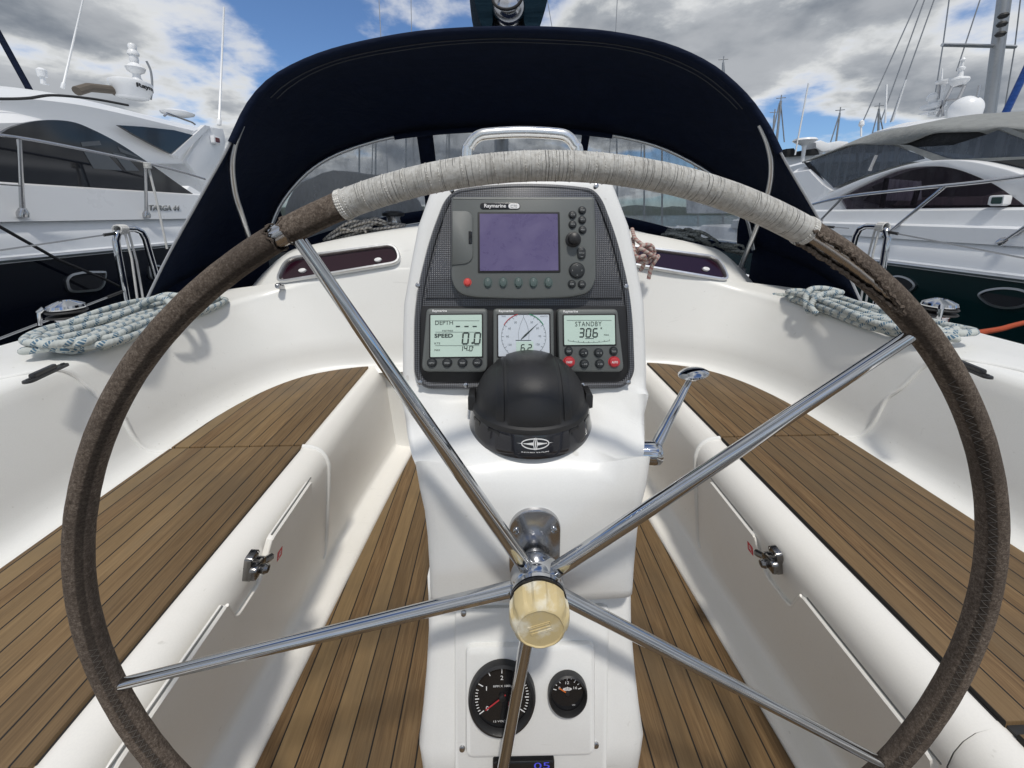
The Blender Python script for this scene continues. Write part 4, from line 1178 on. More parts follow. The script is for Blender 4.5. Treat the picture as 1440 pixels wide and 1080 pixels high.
# cord winding
def cord_mat():
    m = NT('wound_pale_cord'); u, v, _ = m.sep(m.uv()); p = m.pos()
    turn = m.math('ADD', m.math('MULTIPLY', u, 430), v)
    fr = m.math('FRACT', turn); rd = m.math('ABSOLUTE', m.math('SUBTRACT', fr, .5))
    wob = m.noise(p, 60, 3)
    gapn = m.node('ShaderNodeTexNoise'); gapn.noise_dimensions = '1D'
    m.link(m.math('ADD', m.math('MULTIPLY', u, 75), m.math('MULTIPLY', m.math('SUBTRACT', wob, .5), .5)), gapn.inputs['W']); gapn.inputs['Detail'].default_value = 5; gapn.inputs['Roughness'].default_value = .75
    gate = m.noise(m.comb(m.math('MULTIPLY', u, 40), m.math('MULTIPLY', v, 2.2), 0), 1, 3)
    crack = m.math('MULTIPLY', m.smooth(gapn.outputs[0], .585, .615), m.smooth(gate, .40, .50))
    c = m.ramp(m.noise(p, 240, 4, .7), [(.3, (.52, .50, .455)), (.5, (.70, .685, .64)), (.72, (.84, .83, .79))])
    st = m.node('ShaderNodeTexNoise'); st.noise_dimensions = '1D'; m.link(m.math('ADD', m.math('MULTIPLY', u, 210), m.math('MULTIPLY', wob, 1.2)), st.inputs['W']); st.inputs['Detail'].default_value = 4
    c = m.mix(m.math('MULTIPLY', m.smooth(st.outputs[0], .53, .66), .24), c, (.22, .205, .18))
    c = m.mix(m.math('MULTIPLY', m.smooth(m.noise(p, 35, 4, .6), .45, .7), .3), c, (.34, .32, .28))
    c = m.mix(m.math('MULTIPLY', m.smooth(rd, .40, .5), .18), c, (.14, .13, .11))
    c = m.mix(m.math('MULTIPLY', crack, .8), c, (.045, .042, .038))
    h = m.math('SUBTRACT', m.math('SUBTRACT', m.math('MULTIPLY', m.noise(p, 700, 2), .5), m.math('MULTIPLY', m.math('MULTIPLY', rd, rd), 3)), m.math('MULTIPLY', crack, 2.5))
    m.bump(h, .8, .001)
    return m.set(c, .48, 0, .5)
M['cord'] = cord_mat()
def cord_r(t, a):
    k = t*95; i = int(math.floor(k)) % 800; w = lerp(bump1[i], bump1[(i+1) % 800], k-math.floor(k))
    return .0130+.00008*w
mb = ringmesh(T0, T1, 0, 520, 32, None, cord_r)
for te in (T0, T1):
    k = mb.add([rim(te, RAD+.0130*cos(2*pi*j/32), .0130*sin(2*pi*j/32)) for j in range(32)]); mb.face(range(k, k+32))
wrap = mk('cord_winding', mb, M['cord'], whl, 70)
# single raised turns of cord
mb = MB()
for k in range(16):
    t = lerp(T0, T1, (k+.5+.45*bump1[k*9])/26); sl = R(.25)*bump1[k*13]
    mb.tube([rim(t+sl*cos(a*pi/14), RAD+.0131*cos(a*pi/14), .0131*sin(a*pi/14)) for a in range(28)], .00045, 5, closed=True)
for te, sg in ((T0, -1), (T1, 1)):
    for k in range(3): mb.tube([rim(te+sg*R(.18*k+.05)*(1 if sg > 0 else -1)*(-1 if te == T0 else -1)*sg, RAD+.0130*cos(a*pi/14), .0130*sin(a*pi/14)) for a in range(28)], .0010, 5, closed=True)
mk_each('loose_turn', mb, M['cord'], wrap)
# spokes, each tapering from the hub to the rim
HUB = WC-WN*.050
for k in range(5):
    t = PH-2*pi*k/5; d = (WU*cos(t)+WV*sin(t))
    p0 = HUB+d*.028; p1 = rim(t, RAD-.004)
    pts = [p0.lerp(p1, f) for f in (0, .04, .3, .6, .9, 1)]; pts[1] = pts[1]
    mb = MB(); mb.tube(pts, [.0092, .0091, .0083, .0072, .0061, .0058], 20); mk('spoke', mb, M['steel'], whl, 60)
# hub ring, knob
mb = MB(); mb.lathe([(.012, -.030), (.024, -.026), (.031, -.018), (.0335, -.012), (.0335, .008), (.032, .011), (.034, .013), (.034, .017), (.028, .019)], HUB, WN, 48); hb = mk('hub', mb, M['steel'], whl, 30)
mb = MB(); mb.lathe([(.0335, .0185), (.0343, .0190), (.0343, .0212), (.031, .0225)], HUB, WN, 48); 
hf = Frame(HUB, WU*-1, WV*-1, WN)
mk('hub_washer', mb, M['black_g'], hb)
mb = MB(); 
def lobes(j, n, h):
    f = (j/n*8) % 1; return 1-(.075 if .36 < f < .64 else 0)*(1 if .024 < h < .050 else .25)
mb.lathe([(.022, .0215), (.0330, .0225), (.0350, .025), (.0354, .030), (.0352, .037), (.0342, .0425), (.0315, .048), (.0280, .0515), (.0262, .0523), (.0252, .0510), (.001, .0510)], HUB, WN, 64, facet=lobes)
m = NT('yellowed_plastic'); p = m.pos(); fade = m.smooth(m.noise(p, 30, 4, .6), .50, .66)
c = m.mix(fade, (.56, .455, .245), (.70, .66, .53)); c = m.mix(m.math('MULTIPLY', m.smooth(m.noise(p, 120, 4), .55, .75), .30), c, (.40, .29, .13))
m.set(c, m.math('ADD', m.math('MULTIPLY', fade, .2), .48), 0, .35); m.b.inputs['Subsurface Weight'].default_value = .0; m.b.inputs['Subsurface Radius'].default_value = (.01, .006, .003)
kn = mk('hub_nut', mb, m.mat, whl, 28)
mb = MB(); kf = Frame(HUB, WU*-1, WV*-1, WN)
U2 = (kf.U*.94+kf.W*.34).normalized(); kf = Frame(HUB, U2, WN.cross(U2), WN)
for k in range(3): kf.line(mb, [(-.012, -.004+k*.004), (.012, -.004+k*.004)], .0011, .0508, .0518)
kf.line(mb, [(-.013, -.006), (.013, -.006), (.013, .006), (-.013, .006), (-.013, -.006)], .0007, .0508, .0516)
mk('cast_mark', mb, m.mat, kn)
# shaft and flange on the pedestal
mb = MB(); fo = HUB-WN*.060
s0 = fo; mb.tube([fo, HUB-WN*.02], [.013, .013], 24)
mb.lathe([(.013, -.034), (.0175, -.033), (.0175, -.026), (.013, -.025)], HUB-WN*.002, WN, 32)
mk('shaft', mb, M['alu'], whl)
ff = Frame((HUB.x, .4505, .655), (1, 0, 0), (0, 0, 1), (0, -1, 0))
mb = MB(); ff.plate(mb, rrect(-.034, -.075, .034, .040, .030, 10), -.004, .005, .002)
fl = mk('shaft_flange', mb, M['steel_d'], ped)
mb = MB()
for u, v in ((.025, .012), (-.025, .012), (.026, -.05), (-.026, -.05)): ff.disc(mb, u, v, .0042, .005, .0085, .0015, 14)
mk_each('flange_bolt', mb, M['steel'], fl)

# ================================================================== SPRAYHOOD
hood_t = thing('sprayhood', (0, 1.9, .9), 'dark navy canvas sprayhood arched over the companionway, with clear windows', 'canvas hood')
AP = (V((0, 1.45, .74)), V((0, 1, -.16)).normalized())
Apx = [(203, 428), (222, 388), (240, 352), (290, 262), (318, 212), (333, 180), (345, 155), (362, 130), (390, 105), (440, 80), (500, 62), (580, 47), (650, 41), (720, 39), (800, 41), (870, 48), (940, 64), (1000, 92), (1045, 130), (1072, 165), (1086, 190), (1105, 228), (1150, 305), (1190, 380), (1212, 427)]
A = [P(x, y, pl=AP) for x, y in Apx]
def onfront(px, py, off=0):
    Y = 2.4
    for _ in range(20): q = P(px, py, Y=Y); Y = 2.46+off-.30*min(1.2, abs(q.x)/1.25)**2.2
    return P(px, py, Y=Y)
Bpx = [(372, 345), (377, 318), (390, 285), (412, 255), (440, 229), (480, 208), (540, 190), (600, 182), (660, 178), (720, 176), (780, 178), (835, 183), (885, 190), (940, 206), (1000, 238), (1036, 270), (1054, 305), (1062, 345)]
B = [onfront(x, y) for x, y in Bpx]
NU = 72
A_s, B_s = resample(spline(A, 6), NU+1), resample(spline(B, 6), NU+1)
# match the arch to the front bow by their share of the way round, sides joined to sides
rows = []
KV = 14
for j in range(KV+1):
    v = j/KV; row = []
    for i in range(NU+1):
        u = i/NU; s = sin(pi*u)
        q = A_s[i].lerp(B_s[i], v)
        top = max(0, min(1, (q.z-1.25)/.35))
        q = q+V((0, 0, .085*sin(pi*v)*top))+V(((1 if q.x > 0 else -1)*.05*sin(pi*v)*(1-top), 0, 0))
        # slight sag and wrinkles in the cloth
        q = q+V((0, 0, .004*sin(u*41+v*9)*sin(pi*v)))
        row.append(q)
    rows.append(row)
mb = MB(); mb.grid(rows)
can = mk('canopy', mb, M['canvas'], hood_t, 70, solid=.004)
# skirts of the side panels, tucked down to the deck
for e in (0, NU):
    col = [r[e] for r in rows]; s_ = 1 if col[0].x > 0 else -1; mb = MB()
    mb.grid([col, [q+V((-s_*.01, 0, -.06)) for q in col], [V((q.x-s_*.02, q.y, min(q.z-.10, .60))) for q in col]])
    mk('side_skirt', mb, M['canvas'], can, 60, solid=.004)
# rolled hem over the aft bow and the long sleeve with its stitched seams
up_i = [i for i in range(NU+1) if A_s[i].z > 1.30]
mb = MB(); mb.tube([A_s[i]+V((0, .004, -.006)) for i in up_i], .0135, 12)
# flap hanging just inside the arch
def inner(i, v, d): # point under the canopy at share v
    j = v*KV; j0 = min(int(j), KV-1); q = rows[j0][i].lerp(rows[j0+1][i], j-j0); return q+V((0, -d*.2, -d))
mb.grid([[inner(i, v, dd) for i in up_i] for v, dd in ((.005, .004), (.02, .010), (.09, .014), (.14, .012), (.15, .004))])
mk('arch_sleeve', mb, M['canvas'], can, 60)
for v, dd in ((.093, .0155), (.145, .0145)):
    ii = up_i[4:-4]
    for k in range(0, len(ii)-1):
        pass
    mb = MB(); mb.tube([inner(k, v, dd+.001) for k in ii], .0022, 5); mk('seam', mb, M['seam'], can)
pass
mb = MB()
for idx in ([i for i in range(NU+1) if A_s[i].x < 0 and A_s[i].z < 1.42], [i for i in range(NU+1) if A_s[i].x > 0 and A_s[i].z < 1.42]):
    mb.tube([A_s[i] for i in idx], .0045, 8)
mk_each('edge_piping', mb, simple('pale_piping', (.35, .36, .38), .6), can)
# front: cloth with three clear panels
def ctop(q): return roof_z(q.x)+.02*(q.y-1.85)/.9
C_s = []
for i, q in enumerate(B_s):
    k = max(0, 1-(abs(q.x)/1.32)**4); x = q.x*(1+.02*k); y = q.y+.30*k
    z = min(q.z-.002, max(ctop(V((x, y, 0)))+.004, .86)); C_s.append(V((x, y, z)))
frows = [[B_s[i].lerp(C_s[i], v)+V((0, -.0*v, 0))+V((0, .03*sin(pi*v), 0)) for i in range(NU+1)] for v in (0, .05, .10, .2, .3, .4, .5, .6, .7, .78, .86, 1)]
def uat(px):   # nearest column on the bow to a pixel column
    return min(range(NU+1), key=lambda i: abs(px_of(B_s[i])[0]-px)+(0 if B_s[i].z > 1.2 else 400))
iL0, iL1, iM0, iM1, iR0, iR1 = 5, uat(582), uat(612), uat(822), uat(836), NU-5
def iswin(i, j): return 1 <= i <= 9 and (iL0 <= j < iL1 or iM0 <= j < iM1 or iR0 <= j < iR1)
mb = MB(); mb.grid(frows, skip=iswin); mk('front_panel', mb, M['canvas'], hood_t, 70, solid=.004)
for a, b in ((iL0, iL1), (iM0, iM1), (iR0, iR1)):
    mb = MB(); mb.grid([[q+V((0, .002, 0)) for q in r[a:b+1]] for r in frows[1:11]]); w = mk('window', mb, M['vinyl'], hood_t, 70)
# stainless bows
mb = MB(); ins = [q+V((-.02*(1 if q.x > 0 else -1), -.025, -.022)) for q in B_s]
mb.tube(ins, .0115, 12); bow = mk('front_bow', mb, M['alu'], hood_t)
mb = MB(); mid = [i for i in range(NU+1) if 545 < px_of(ins[i])[0] < 862 and ins[i].z > 1.2]; mb.tube([ins[i] for i in mid], .017, 12)
mk('bow_sleeve', mb, M['canvas'], bow)
for pts, s in (([(340, 176, 1.585), (330, 203, 1.575), (326, 233, 1.58), (330, 270, 1.61), (340, 303, 1.66), (354, 345, 1.78)], -1), ([(1069, 176, 1.585), (1080, 203, 1.575), (1085, 233, 1.58), (1081, 268, 1.61), (1066, 315, 1.68), (1046, 365, 1.80)], 1)):
    mb = MB(); pp = [P(x, y, Y=Y) for x, y, Y in pts]; pp.append(pp[-1]+(pp[-1]-pp[-2])*.35); mb.tube(spline(pp, 8), .0105, 12); o = mk('aft_bow', mb, M['alu'], hood_t)
    mb = MB(); q = pp[-1]; mb.box(q, (.03, .05, .04), b=.006); mk('bow_hinge', mb, M['steel_d'], o)
# ================================================================== ROPES
M['rope_b'] = rope_mat('blue_fleck_rope', (.50, .53, .51), (.045, .125, .205), .034, .34, .40)
M['rope_br'] = rope_mat('brown_fleck_rope', (.62, .58, .52), (.06, .04, .035), .02, .38, .35)
M['rope_gr'] = rope_mat('grey_rope', (.30, .32, .31), (.08, .09, .09), .02, .3, .4)
M['rope_r'] = rope_mat('red_fleck_rope', (.50, .42, .38), (.30, .05, .05), .022, .4, .3)
M['rope_o'] = rope_mat('orange_rope', (.40, .075, .03), (.25, .04, .02), .02, .3, .3)
M['rope_dk'] = simple('dark_rope', (.02, .02, .022), .8)
M['rope_tan'] = simple('tan_rope', (.16, .13, .10), .9, bump=.4)
def flake(name, a, b, width, layers, r, mat, label, cat, seed, h=1.0, turns=3, tail=None, drop=0):
    """a rope flaked down in long loops between two points"""
    rg = random.Random(seed); a, b = V(a), V(b); d = (b-a); L = d.length; d.normalize(); n = V((-d.y, d.x, 0)).normalized()
    pts = []
    for k in range(layers):
        z = r+h*r*1.15*(k//turns)+.35*r*(k % turns)*.5
        off = (k % turns-(turns-1)/2)*r*1.8+rg.uniform(-1, 1)*r*1.5
        ea, eb = rg.uniform(-.09, .07)*L, rg.uniform(-.09, .05)*L; w = width*rg.uniform(.55, 1.1)/2
        for t, wd in ((0, -1), (.2, -1), (.45, -.85), (.7, -1), (.93, -.8), (1.0, 0), (.93, .8), (.7, 1), (.45, .9), (.2, 1), (.03, .8), (-.04, 0)):
            x = lerp(ea, L+eb, t); pts.append(a+d*x+n*(wd*w+off+rg.uniform(-1, 1)*r*1.9)+V((0, 0, z+rg.uniform(-.3, .5)*r+(r*1.2 if t in (.45, .7) and wd > 0 and k % 2 else 0))))
    if tail: pts += [V(q) for q in tail]
    mb = MB(); mb.tube(spline(pts, 7), r, 10); return tag(mk(name, mb, mat, None, 80), label, cat)
def lash(c, ax, r0, rr, mat, n=2, sq=1):
    mb = MB()
    return mb
LA, LB = V((-1.165, 1.01, .72)), V((-1.195, 1.53, .722))
flake('coiled_rope', LA, LB, .15, 12, .0096, M['rope_b'], 'white rope with blue flecks coiled on the port coaming by the chrome winch', 'rope', 11, .95, 3)
mb = MB(); q = LA.lerp(LB, .42)
mb.tube(spline([q+V((.13, -.03, .0)), q+V((.128, -.01, .05)), q+V((.09, .01, .088)), q+V((.03, .03, .085)), q+V((-.03, .05, .06)), q+V((.02, .09, .085)), q+V((.09, .07, .075)), q+V((.135, .02, .02)), q+V((.12, -.06, .01))], 8), .0102, 10)
lp = tag(mk('rope_tail', mb, M['rope_b'], None, 80), 'short loop of blue flecked rope lying across the middle of the port coil', 'rope')
mb = MB()
mb.tube(spline([(-1.09, 1.40, .735), (-1.10, 1.50, .75), (-1.13, 1.56, .755), (-1.17, 1.53, .75), (-1.19, 1.44, .74), (-1.16, 1.34, .735)], 8), .010, 10)
RA, RB = V((1.170, 1.01, .72)), V((1.195, 1.50, .722))
flake('coiled_rope', RA, RB, .14, 12, .0096, M['rope_b'], 'white rope with blue flecks coiled on the starboard coaming behind the wheel rim', 'rope', 23, .8, 3, tail=[(1.15, 1.50, .74), (1.13, 1.56, .738), (1.115, 1.58, .735)])
mb = MB(); q = RA.lerp(RB, .70)
mb.tube(spline([q+V((-.11, -.02, .0)), q+V((-.115, 0, .035)), q+V((-.09, .02, .075)), q+V((-.03, .03, .08)), q+V((.02, .01, .07)), q+V((-.03, -.03, .076)), q+V((-.085, -.025, .066)), q+V((-.118, -.03, .03)), q+V((-.115, -.06, .005))], 8), .0102, 10)
tag(mk('rope_tail', mb, M['rope_b'], None, 80), 'short loop of blue flecked rope lying across the starboard coil', 'rope')
# halyard tails on the cabin top, seen under the hood
def heap(name, px, Y, w, dpt, h, r, mat, label, seed, n=26):
    rg = random.Random(seed); c = P(*px, Y=Y); c.z = roof_z(c.x)+.012; pts = []
    for k in range(n*4):
        t = k/(n*4); a = k*1.35+rg.uniform(-.4, .4); rad = (.35+.65*rg.random())
        sx = lerp(-1, 1, (k % 37)/37)*.4
        pts.append(V((c.x+w*(sx+.6*rad*cos(a)*.9), c.y+dpt*rad*sin(a), 0)))
        pts[-1].z = roof_z(pts[-1].x)+r+.004+h*rg.random()*max(0, 1-abs(pts[-1].x-c.x)/w)
    mb = MB(); mb.tube(spline(pts, 5), r, 8); return tag(mk(name, mb, mat, None, 80), label, 'rope')
heap('halyard_tail', (512, 330), 2.03, .24, .10, .085, .0062, M['rope_br'], 'brown flecked rope heaped on the cabin top left of the dash', 5, 14)
heap('halyard_tail', (970, 325), 2.02, .20, .10, .075, .0068, M['rope_gr'], 'grey rope heaped on the cabin top right of the dash, against the hood window', 8, 11)
heap('halyard_tail', (1030, 345), 1.92, .10, .10, .05, .0062, M['rope_gr'], 'grey rope tail lying at the foot of the starboard hood bow', 9, 8)
# red flecked rope hanging in a knot beside the dash
c = P(905, 352, Y=1.66); mb = MB(); rg = random.Random(4)
def K(x, y, d=0): return P(x, y, Y=1.64+d)
mb.tube(spline([K(889, 322, .12), K(893, 335, .03), K(905, 345, -.01), K(915, 350, -.02), K(914, 362, 0), K(903, 366, .0), K(896, 357, -.02), K(903, 346, -.03), K(915, 345, -.02), K(920, 356, .0), K(912, 368, -.02), K(899, 368, -.03), K(894, 358, 0), K(900, 350, -.045), K(912, 356, -.045), K(922, 362, -.02), K(926, 360, -.01), K(922, 366, -.02), K(916, 376, -.01), K(912, 392, .0)], 8), .0085, 10)
mb.tube(spline([K(890, 335, .1), K(891, 350, .0), K(897, 362, -.04), K(906, 360, -.05), K(905, 372, -.02), K(901, 380, 0)], 8), .0085, 10)
tag(mk('knotted_rope', mb, M['rope_r'], None, 80), 'pale rope with red flecks knotted over the starboard cabin window', 'rope')
# black rope clutch by the port hood window
q = P(553, 300, Y=2.15); q.z = roof_z(q.x)
t = thing('rope_winch', q, 'small dark winch on the cabin top left of the dash, behind the brown rope', 'winch')
mb = MB(); mb.lathe([(.055, 0), (.055, .015), (.04, .025), (.034, .06), (.04, .075)], q, (0, 0, 1), 28); mk('drum', mb, M['steel_d'], t)
mb = MB(); mb.lathe([(.05, .070), (.058, .075), (.058, .088), (.04, .098), (.014, .10)], q, (0, 0, 1), 28); mk('top_cap', mb, M['black'], t)
# mooring line and stray ropes at the side
mb = MB(); a, b = P(1368, 470, X=1.60), P(1440, 454, X=2.2); d = b-a
mb.tube(spline([a-d*.25+V((0, 0, -.02)), a, a.lerp(b, .5)+V((0, 0, -.004)), b, b+d*2.0], 8), .010, 10, uvs=1)
tag(mk('mooring_line', mb, M['rope_o'], None), 'orange red mooring line stretched off the starboard side', 'rope')
heap_c = P(1432, 545, Z=.60); rg = random.Random(2); pts = [V((heap_c.x+.05+rg.uniform(-.06, .06), heap_c.y+rg.uniform(-.07, .07), .605+rg.uniform(0, .06))) for k in range(40)]
mb = MB(); mb.tube(spline(pts, 5), .007, 8); tag(mk('rope_heap', mb, M['rope_tan'], None), 'small tan rope heap on the starboard side deck at the right edge', 'rope')
# ================================================================== NEIGHBOURING MOTOR BOATS
def outline(pts, X=None, Y=None): return [P(a, b, X=X, Y=Y) if not isinstance(a, V) else a for a, b in pts]
def wall(name, pts, X, thick, mat, par, ang=40, bev=0):
    """a traced side view standing in the plane x = X, with real thickness"""
    q = outline(pts, X=X); mb = MB(); s = 1 if X > 0 else -1
    fr = Frame((X, 0, 0), (0, 1, 0), (0, 0, 1), (-s, 0, 0))
    p2 = [(v.y, v.z) for v in q]
    fr.plate(mb, p2, -thick, 0, bev); return mk(name, mb, mat, par, ang)
def sp2(pts, n=6):
    return [(q.x, q.y) for q in spline([V((a, b, 0)) for a, b in pts], n)]
def house(name, pts, X, width, lean, mat, par, ang=35):
    """cabin body: traced side outline repeated across the boat, leaning inwards as it rises"""
    q = outline(pts, X=X); s = 1 if X > 0 else -1; z0 = min(v.z for v in q); mb = MB()
    def row(t):
        out = []
        for v in q:
            e = min(t, 1-t)*width; rnd_ = .10*max(0, 1-e/.25)**2
            x = v.x+s*(t*width); k = (v.z-z0)*lean
            x = lerp(v.x+s*k, v.x+s*(width-k), t); out.append(V((x, v.y, v.z-rnd_*(1 if v.z > z0+.5 else 0))))
        return out
    rs = [row(t) for t in (0, .03, .08, .2, .5, .8, .92, .97, 1)]
    mb.grid([[r[i] for r in rs] for i in range(len(q))]+[[r[0] for r in rs]])
    n = len(q)
    for r in (rs[0], rs[-1]):
        k = mb.add(r); mb.face(range(k, k+n))
    return mk(name, mb, mat, par, ang)
def rod(name, a, b, r, mat, par=None, n=10):
    mb = MB(); mb.tube([a, b], r, n); return mk(name, mb, mat, par)

# ------- port side: white boat with navy hull, bow towards us
bl = thing('motorboat', (-4.9, 2, -.75), 'white motorboat with navy hull moored along the port side, round radar dome on its roof', 'motorboat')
HX = -3.24
def hull(s, X, beam, z_wl, z_mid, z_top, y0, y1, m_low, m_up, par, strake):
    def sec(y):
        f = max(0, (-y-.5)/6.5) if True else 0
        return min(1, f)**2
    ys = [y0+(y1-y0)*i/24 for i in range(25)]
    lo, up = MB(), MB(); rl, ru = [], []
    for y in ys:
        n = sec(y)*beam/2*.98; xn = X+s*n; xf = X+s*(beam-n); d = s
        rl.append([V((xn+d*.35, y, z_wl-.3)), V((xn+d*.22, y, z_wl+.25)), V((xn+d*.08, y, lerp(z_wl, z_mid, .6))), V((xn, y, z_mid)), ])
        rl[-1] += [V((xf, y, z_mid)), V((xf-d*.08, y, lerp(z_wl, z_mid, .6))), V((xf-d*.35, y, z_wl-.3))]
        k = .05
        ru.append([V((xn-d*.012, y, z_mid-.012)), V((xn-d*.012, y, z_mid+.03)), V((xn+d*.02, y, z_mid+.04)), V((xn+d*.05, y, lerp(z_mid, z_top, .55))), V((xn+d*.10, y, z_top-.015)), V((xn+d*.13, y, z_top)), V((xn+d*.45, y, z_top+.01)),
                   V((xf-d*.45, y, z_top+.01)), V((xf-d*.13, y, z_top)), V((xf-d*.05, y, lerp(z_mid, z_top, .5))), V((xf, y, z_mid-.012))])
    lo.grid(rl, closed=True); up.grid(ru, closed=True)
    for mbx, rr in ((lo, rl), (up, ru)):
        for r in (rr[0], rr[-1]): k = mbx.add(r); mbx.face(range(k, k+len(r)))
    a = mk('hull', lo, m_low, par, 45); b = mk('topsides', up, m_up, par, 30)
    mb = MB(); mb.tube([V((X+s*sec(y)*beam/2*.98-s*.022, y, z_mid+.012)) for y in ys], .016, 8); mk('rubbing_strake', mb, strake, par)
    return a, b
z_mid = .766; z_top = 1.03
hl, tl = hull(-1, HX, 4.0, -.75, z_mid, z_top, -7, 6.6, M['navy'], M['gel_far2'], bl, M['alu'])
SX = -3.52
# coachwork: the low side with its big arched window, then the hardtop above and behind
house('cabin_side', [(-420, 318), (-420, 165), (-200, 158)]+sp2([(-200, 158), (-60, 154), (30, 153), (75, 155), (115, 167), (165, 192), (215, 222), (262, 252), (300, 278), (318, 292)])+[(330, 318)], SX, 3.3, .16, M['gel_far'], bl)
hood_ = house('hardtop', [(-420, 230), (-420, 95)]+sp2([(-420, 95), (-150, 104), (0, 117), (60, 122), (120, 131), (180, 145), (250, 164), (288, 174), (316, 180)])+[(320, 192), (322, 230)], SX-.30, 2.7, .10, M['gel_far2'], bl)
mb = MB(); mb.tube(spline(outline([(-300, 136), (-100, 137), (0, 139), (40, 138), (75, 134), (130, 139), (180, 148)], X=SX-.27), 8), .012, 6); mk('roof_gutter', mb, M['rubber'], hood_)
w = wall('side_window', [(-300, 257), (-300, 200), (-100, 198), (0, 188)]+sp2([(0, 188), (25, 176), (62, 169), (100, 171), (130, 182), (170, 203), (215, 233), (250, 258), (272, 273)])+[(190, 267), (90, 261), (0, 256)], SX+.018, .03, M['glass'], bl)
# pale shapes laid on the glass: its reflection painted in, with glimpses of the inside
mb = MB()
for pts in ([(118, 213), (150, 216), (172, 240), (132, 237)], [(158, 214), (176, 218), (196, 240), (178, 240)], [(114, 200), (140, 198), (143, 204), (116, 206)], [(165, 206), (190, 218), (196, 222), (170, 214)]):
    q = outline(pts, X=SX+.022); Frame((SX+.0205, 0, 0), (0, 1, 0), (0, 0, 1), (1, 0, 0)).plate(mb, [(v.y, v.z) for v in q], -.001, .0005)
mk_each('window_reflection', mb, simple('pale_reflection', (.11, .12, .13), .3), w)
w2 = wall('side_window', [(167, 176), (200, 178), (245, 183), (272, 190), (240, 216), (216, 204), (190, 190)], SX-.285, .03, M['glass'], bl)
w2['label'] = 'small wedge shaped dark window behind the large one'
wall('aft_pillar', [(243, 217), (288, 176), (296, 178), (252, 222)], SX-.275, .05, M['gel_far'], bl)
wall('aft_wing', [(262, 226), (292, 178), (314, 181), (318, 200), (304, 245), (288, 262)], SX-.29, .05, M['gel_far2'], bl, bev=.01)
wall('aft_panel', [(170, 185), (300, 182), (316, 190), (318, 300), (200, 300)], SX-.62, .06, M['gel_far'], bl)
mb = MB(); q = P(303, 197, X=SX-.26); mb.box(q, (.05, .12, .10), b=.012); nl = mk('navigation_light', mb, M['gel_far'], bl)
mb = MB(); mb.box(q+V((.024, 0, 0)), (.02, .07, .06), b=.006); mk('red_lens', mb, simple('red_lens', (.10, .008, .01), .15), nl)
mb = MB(); mb.tube([P(231, 163, X=SX-.3), P(235, 159, X=SX-.3), P(270, 172, X=SX-.3), P(274, 175, X=SX-.3)], .012, 8); mk('roof_handle', mb, M['steel_d'], bl)
# writing on the side
mb = MB(); Xb = HX-.045
a, b = P(211, 296, X=HX-.06), P(251, 288, X=HX-.06)
fy = lambda u, v: V((HX-.045-.05*max(0, (v-.78)/.25)*1.0+.0, u, v))
mb.text('TARGA 44', fy, (P(211, 296, X=HX-.07).y, P(211, 296, X=HX-.07).z, P(252, 288, X=HX-.07).y, P(211, 288, X=HX-.07).z), font_shear=.25, bold=.02)
for v in mb.v: v.x = HX-.072
nm = mk('name_lettering', mb, M['print_g'], bl, solid=.006)
# low deck step the window stands on
mb = MB(); ys = [-6, 6.2]; mb.prism([V((HX-.06, -6, 1.02)), V((HX-.10, -6, 1.27)), V((SX-.05, -6, 1.30)), V((SX-.3, -6, 1.02))], V((0, 12.0, 0))); mk('side_deck_bulwark', mb, M['gel_far'], bl, 20)
# rail with stanchions
RX_ = HX+.02
mb = MB(); rl = outline([(-200, 170), (0, 190), (100, 207), (200, 228), (252, 241), (288, 252)], X=RX_); mb.tube(spline(rl, 6), .011, 10)
mb.tube(outline([(-200, 262), (0, 259), (28, 261)], X=RX_), .006, 6)
rail = mk('guard_rail', mb, M['steel_d'], bl)
for px, y0, y1 in ((27, 196, 303), (204, 229, 304), (-140, 178, 306)):
    mb = MB(); a, b = P(px, y0, X=RX_), P(px+(5 if px < 100 else 2), y1, X=HX-.05)
    mb.tube([a, a.lerp(b, .6), b], [.012, .013, .015], 10); mb.lathe([(.03, -.01), (.03, .02), (.018, .05)], b, (a-b), 14); mk('stanchion', mb, M['steel_d'], rail)
mb = MB(); a = P(207, 230, X=RX_+.03)
mb.tube(spline([a, P(211, 244, X=RX_+.03), P(222, 290, X=RX_+.05), P(235, 350, X=RX_+.08)], 6), .009, 8)
for k in range(4): mb.tube([a+V((.022*cos(t*pi/5), .022*sin(t*pi/5), -.012*k)) for t in range(11)], .008, 6)
mk('fender_line', mb, M['rope_w'], rail)
# portholes in the navy hull
for pts in ([(88, 393), (96, 385), (116, 381), (146, 381), (147, 386), (144, 402), (136, 409), (104, 412), (92, 410)], [(206, 374), (213, 373), (224, 372), (226, 390), (218, 393), (208, 392)]):
    c = outline(pts, X=HX-.035); fr = Frame((HX-.05, 0, 0), (0, 1, 0), (0, 0, 1), (1, 0, 0)); p2 = rpoly([(v.y, v.z) for v in c], .06, 4)
    if sum(a[0]*b[1]-b[0]*a[1] for a, b in zip(p2, p2[1:]+p2[:1])) < 0: p2 = p2[::-1]
    mb = MB(); i2 = inset(p2, .016); mb.grid([[fr.at(u, v, n) for u, v in pg] for pg, n in ((p2, -.03), (p2, .036), (i2, .040), (i2, .01))], closed=True); f = mk('porthole', mb, M['alu_d'], bl)
    mb = MB(); fr.plate(mb, i2, -.02, .028); mk('pane', mb, M['glass'], f)
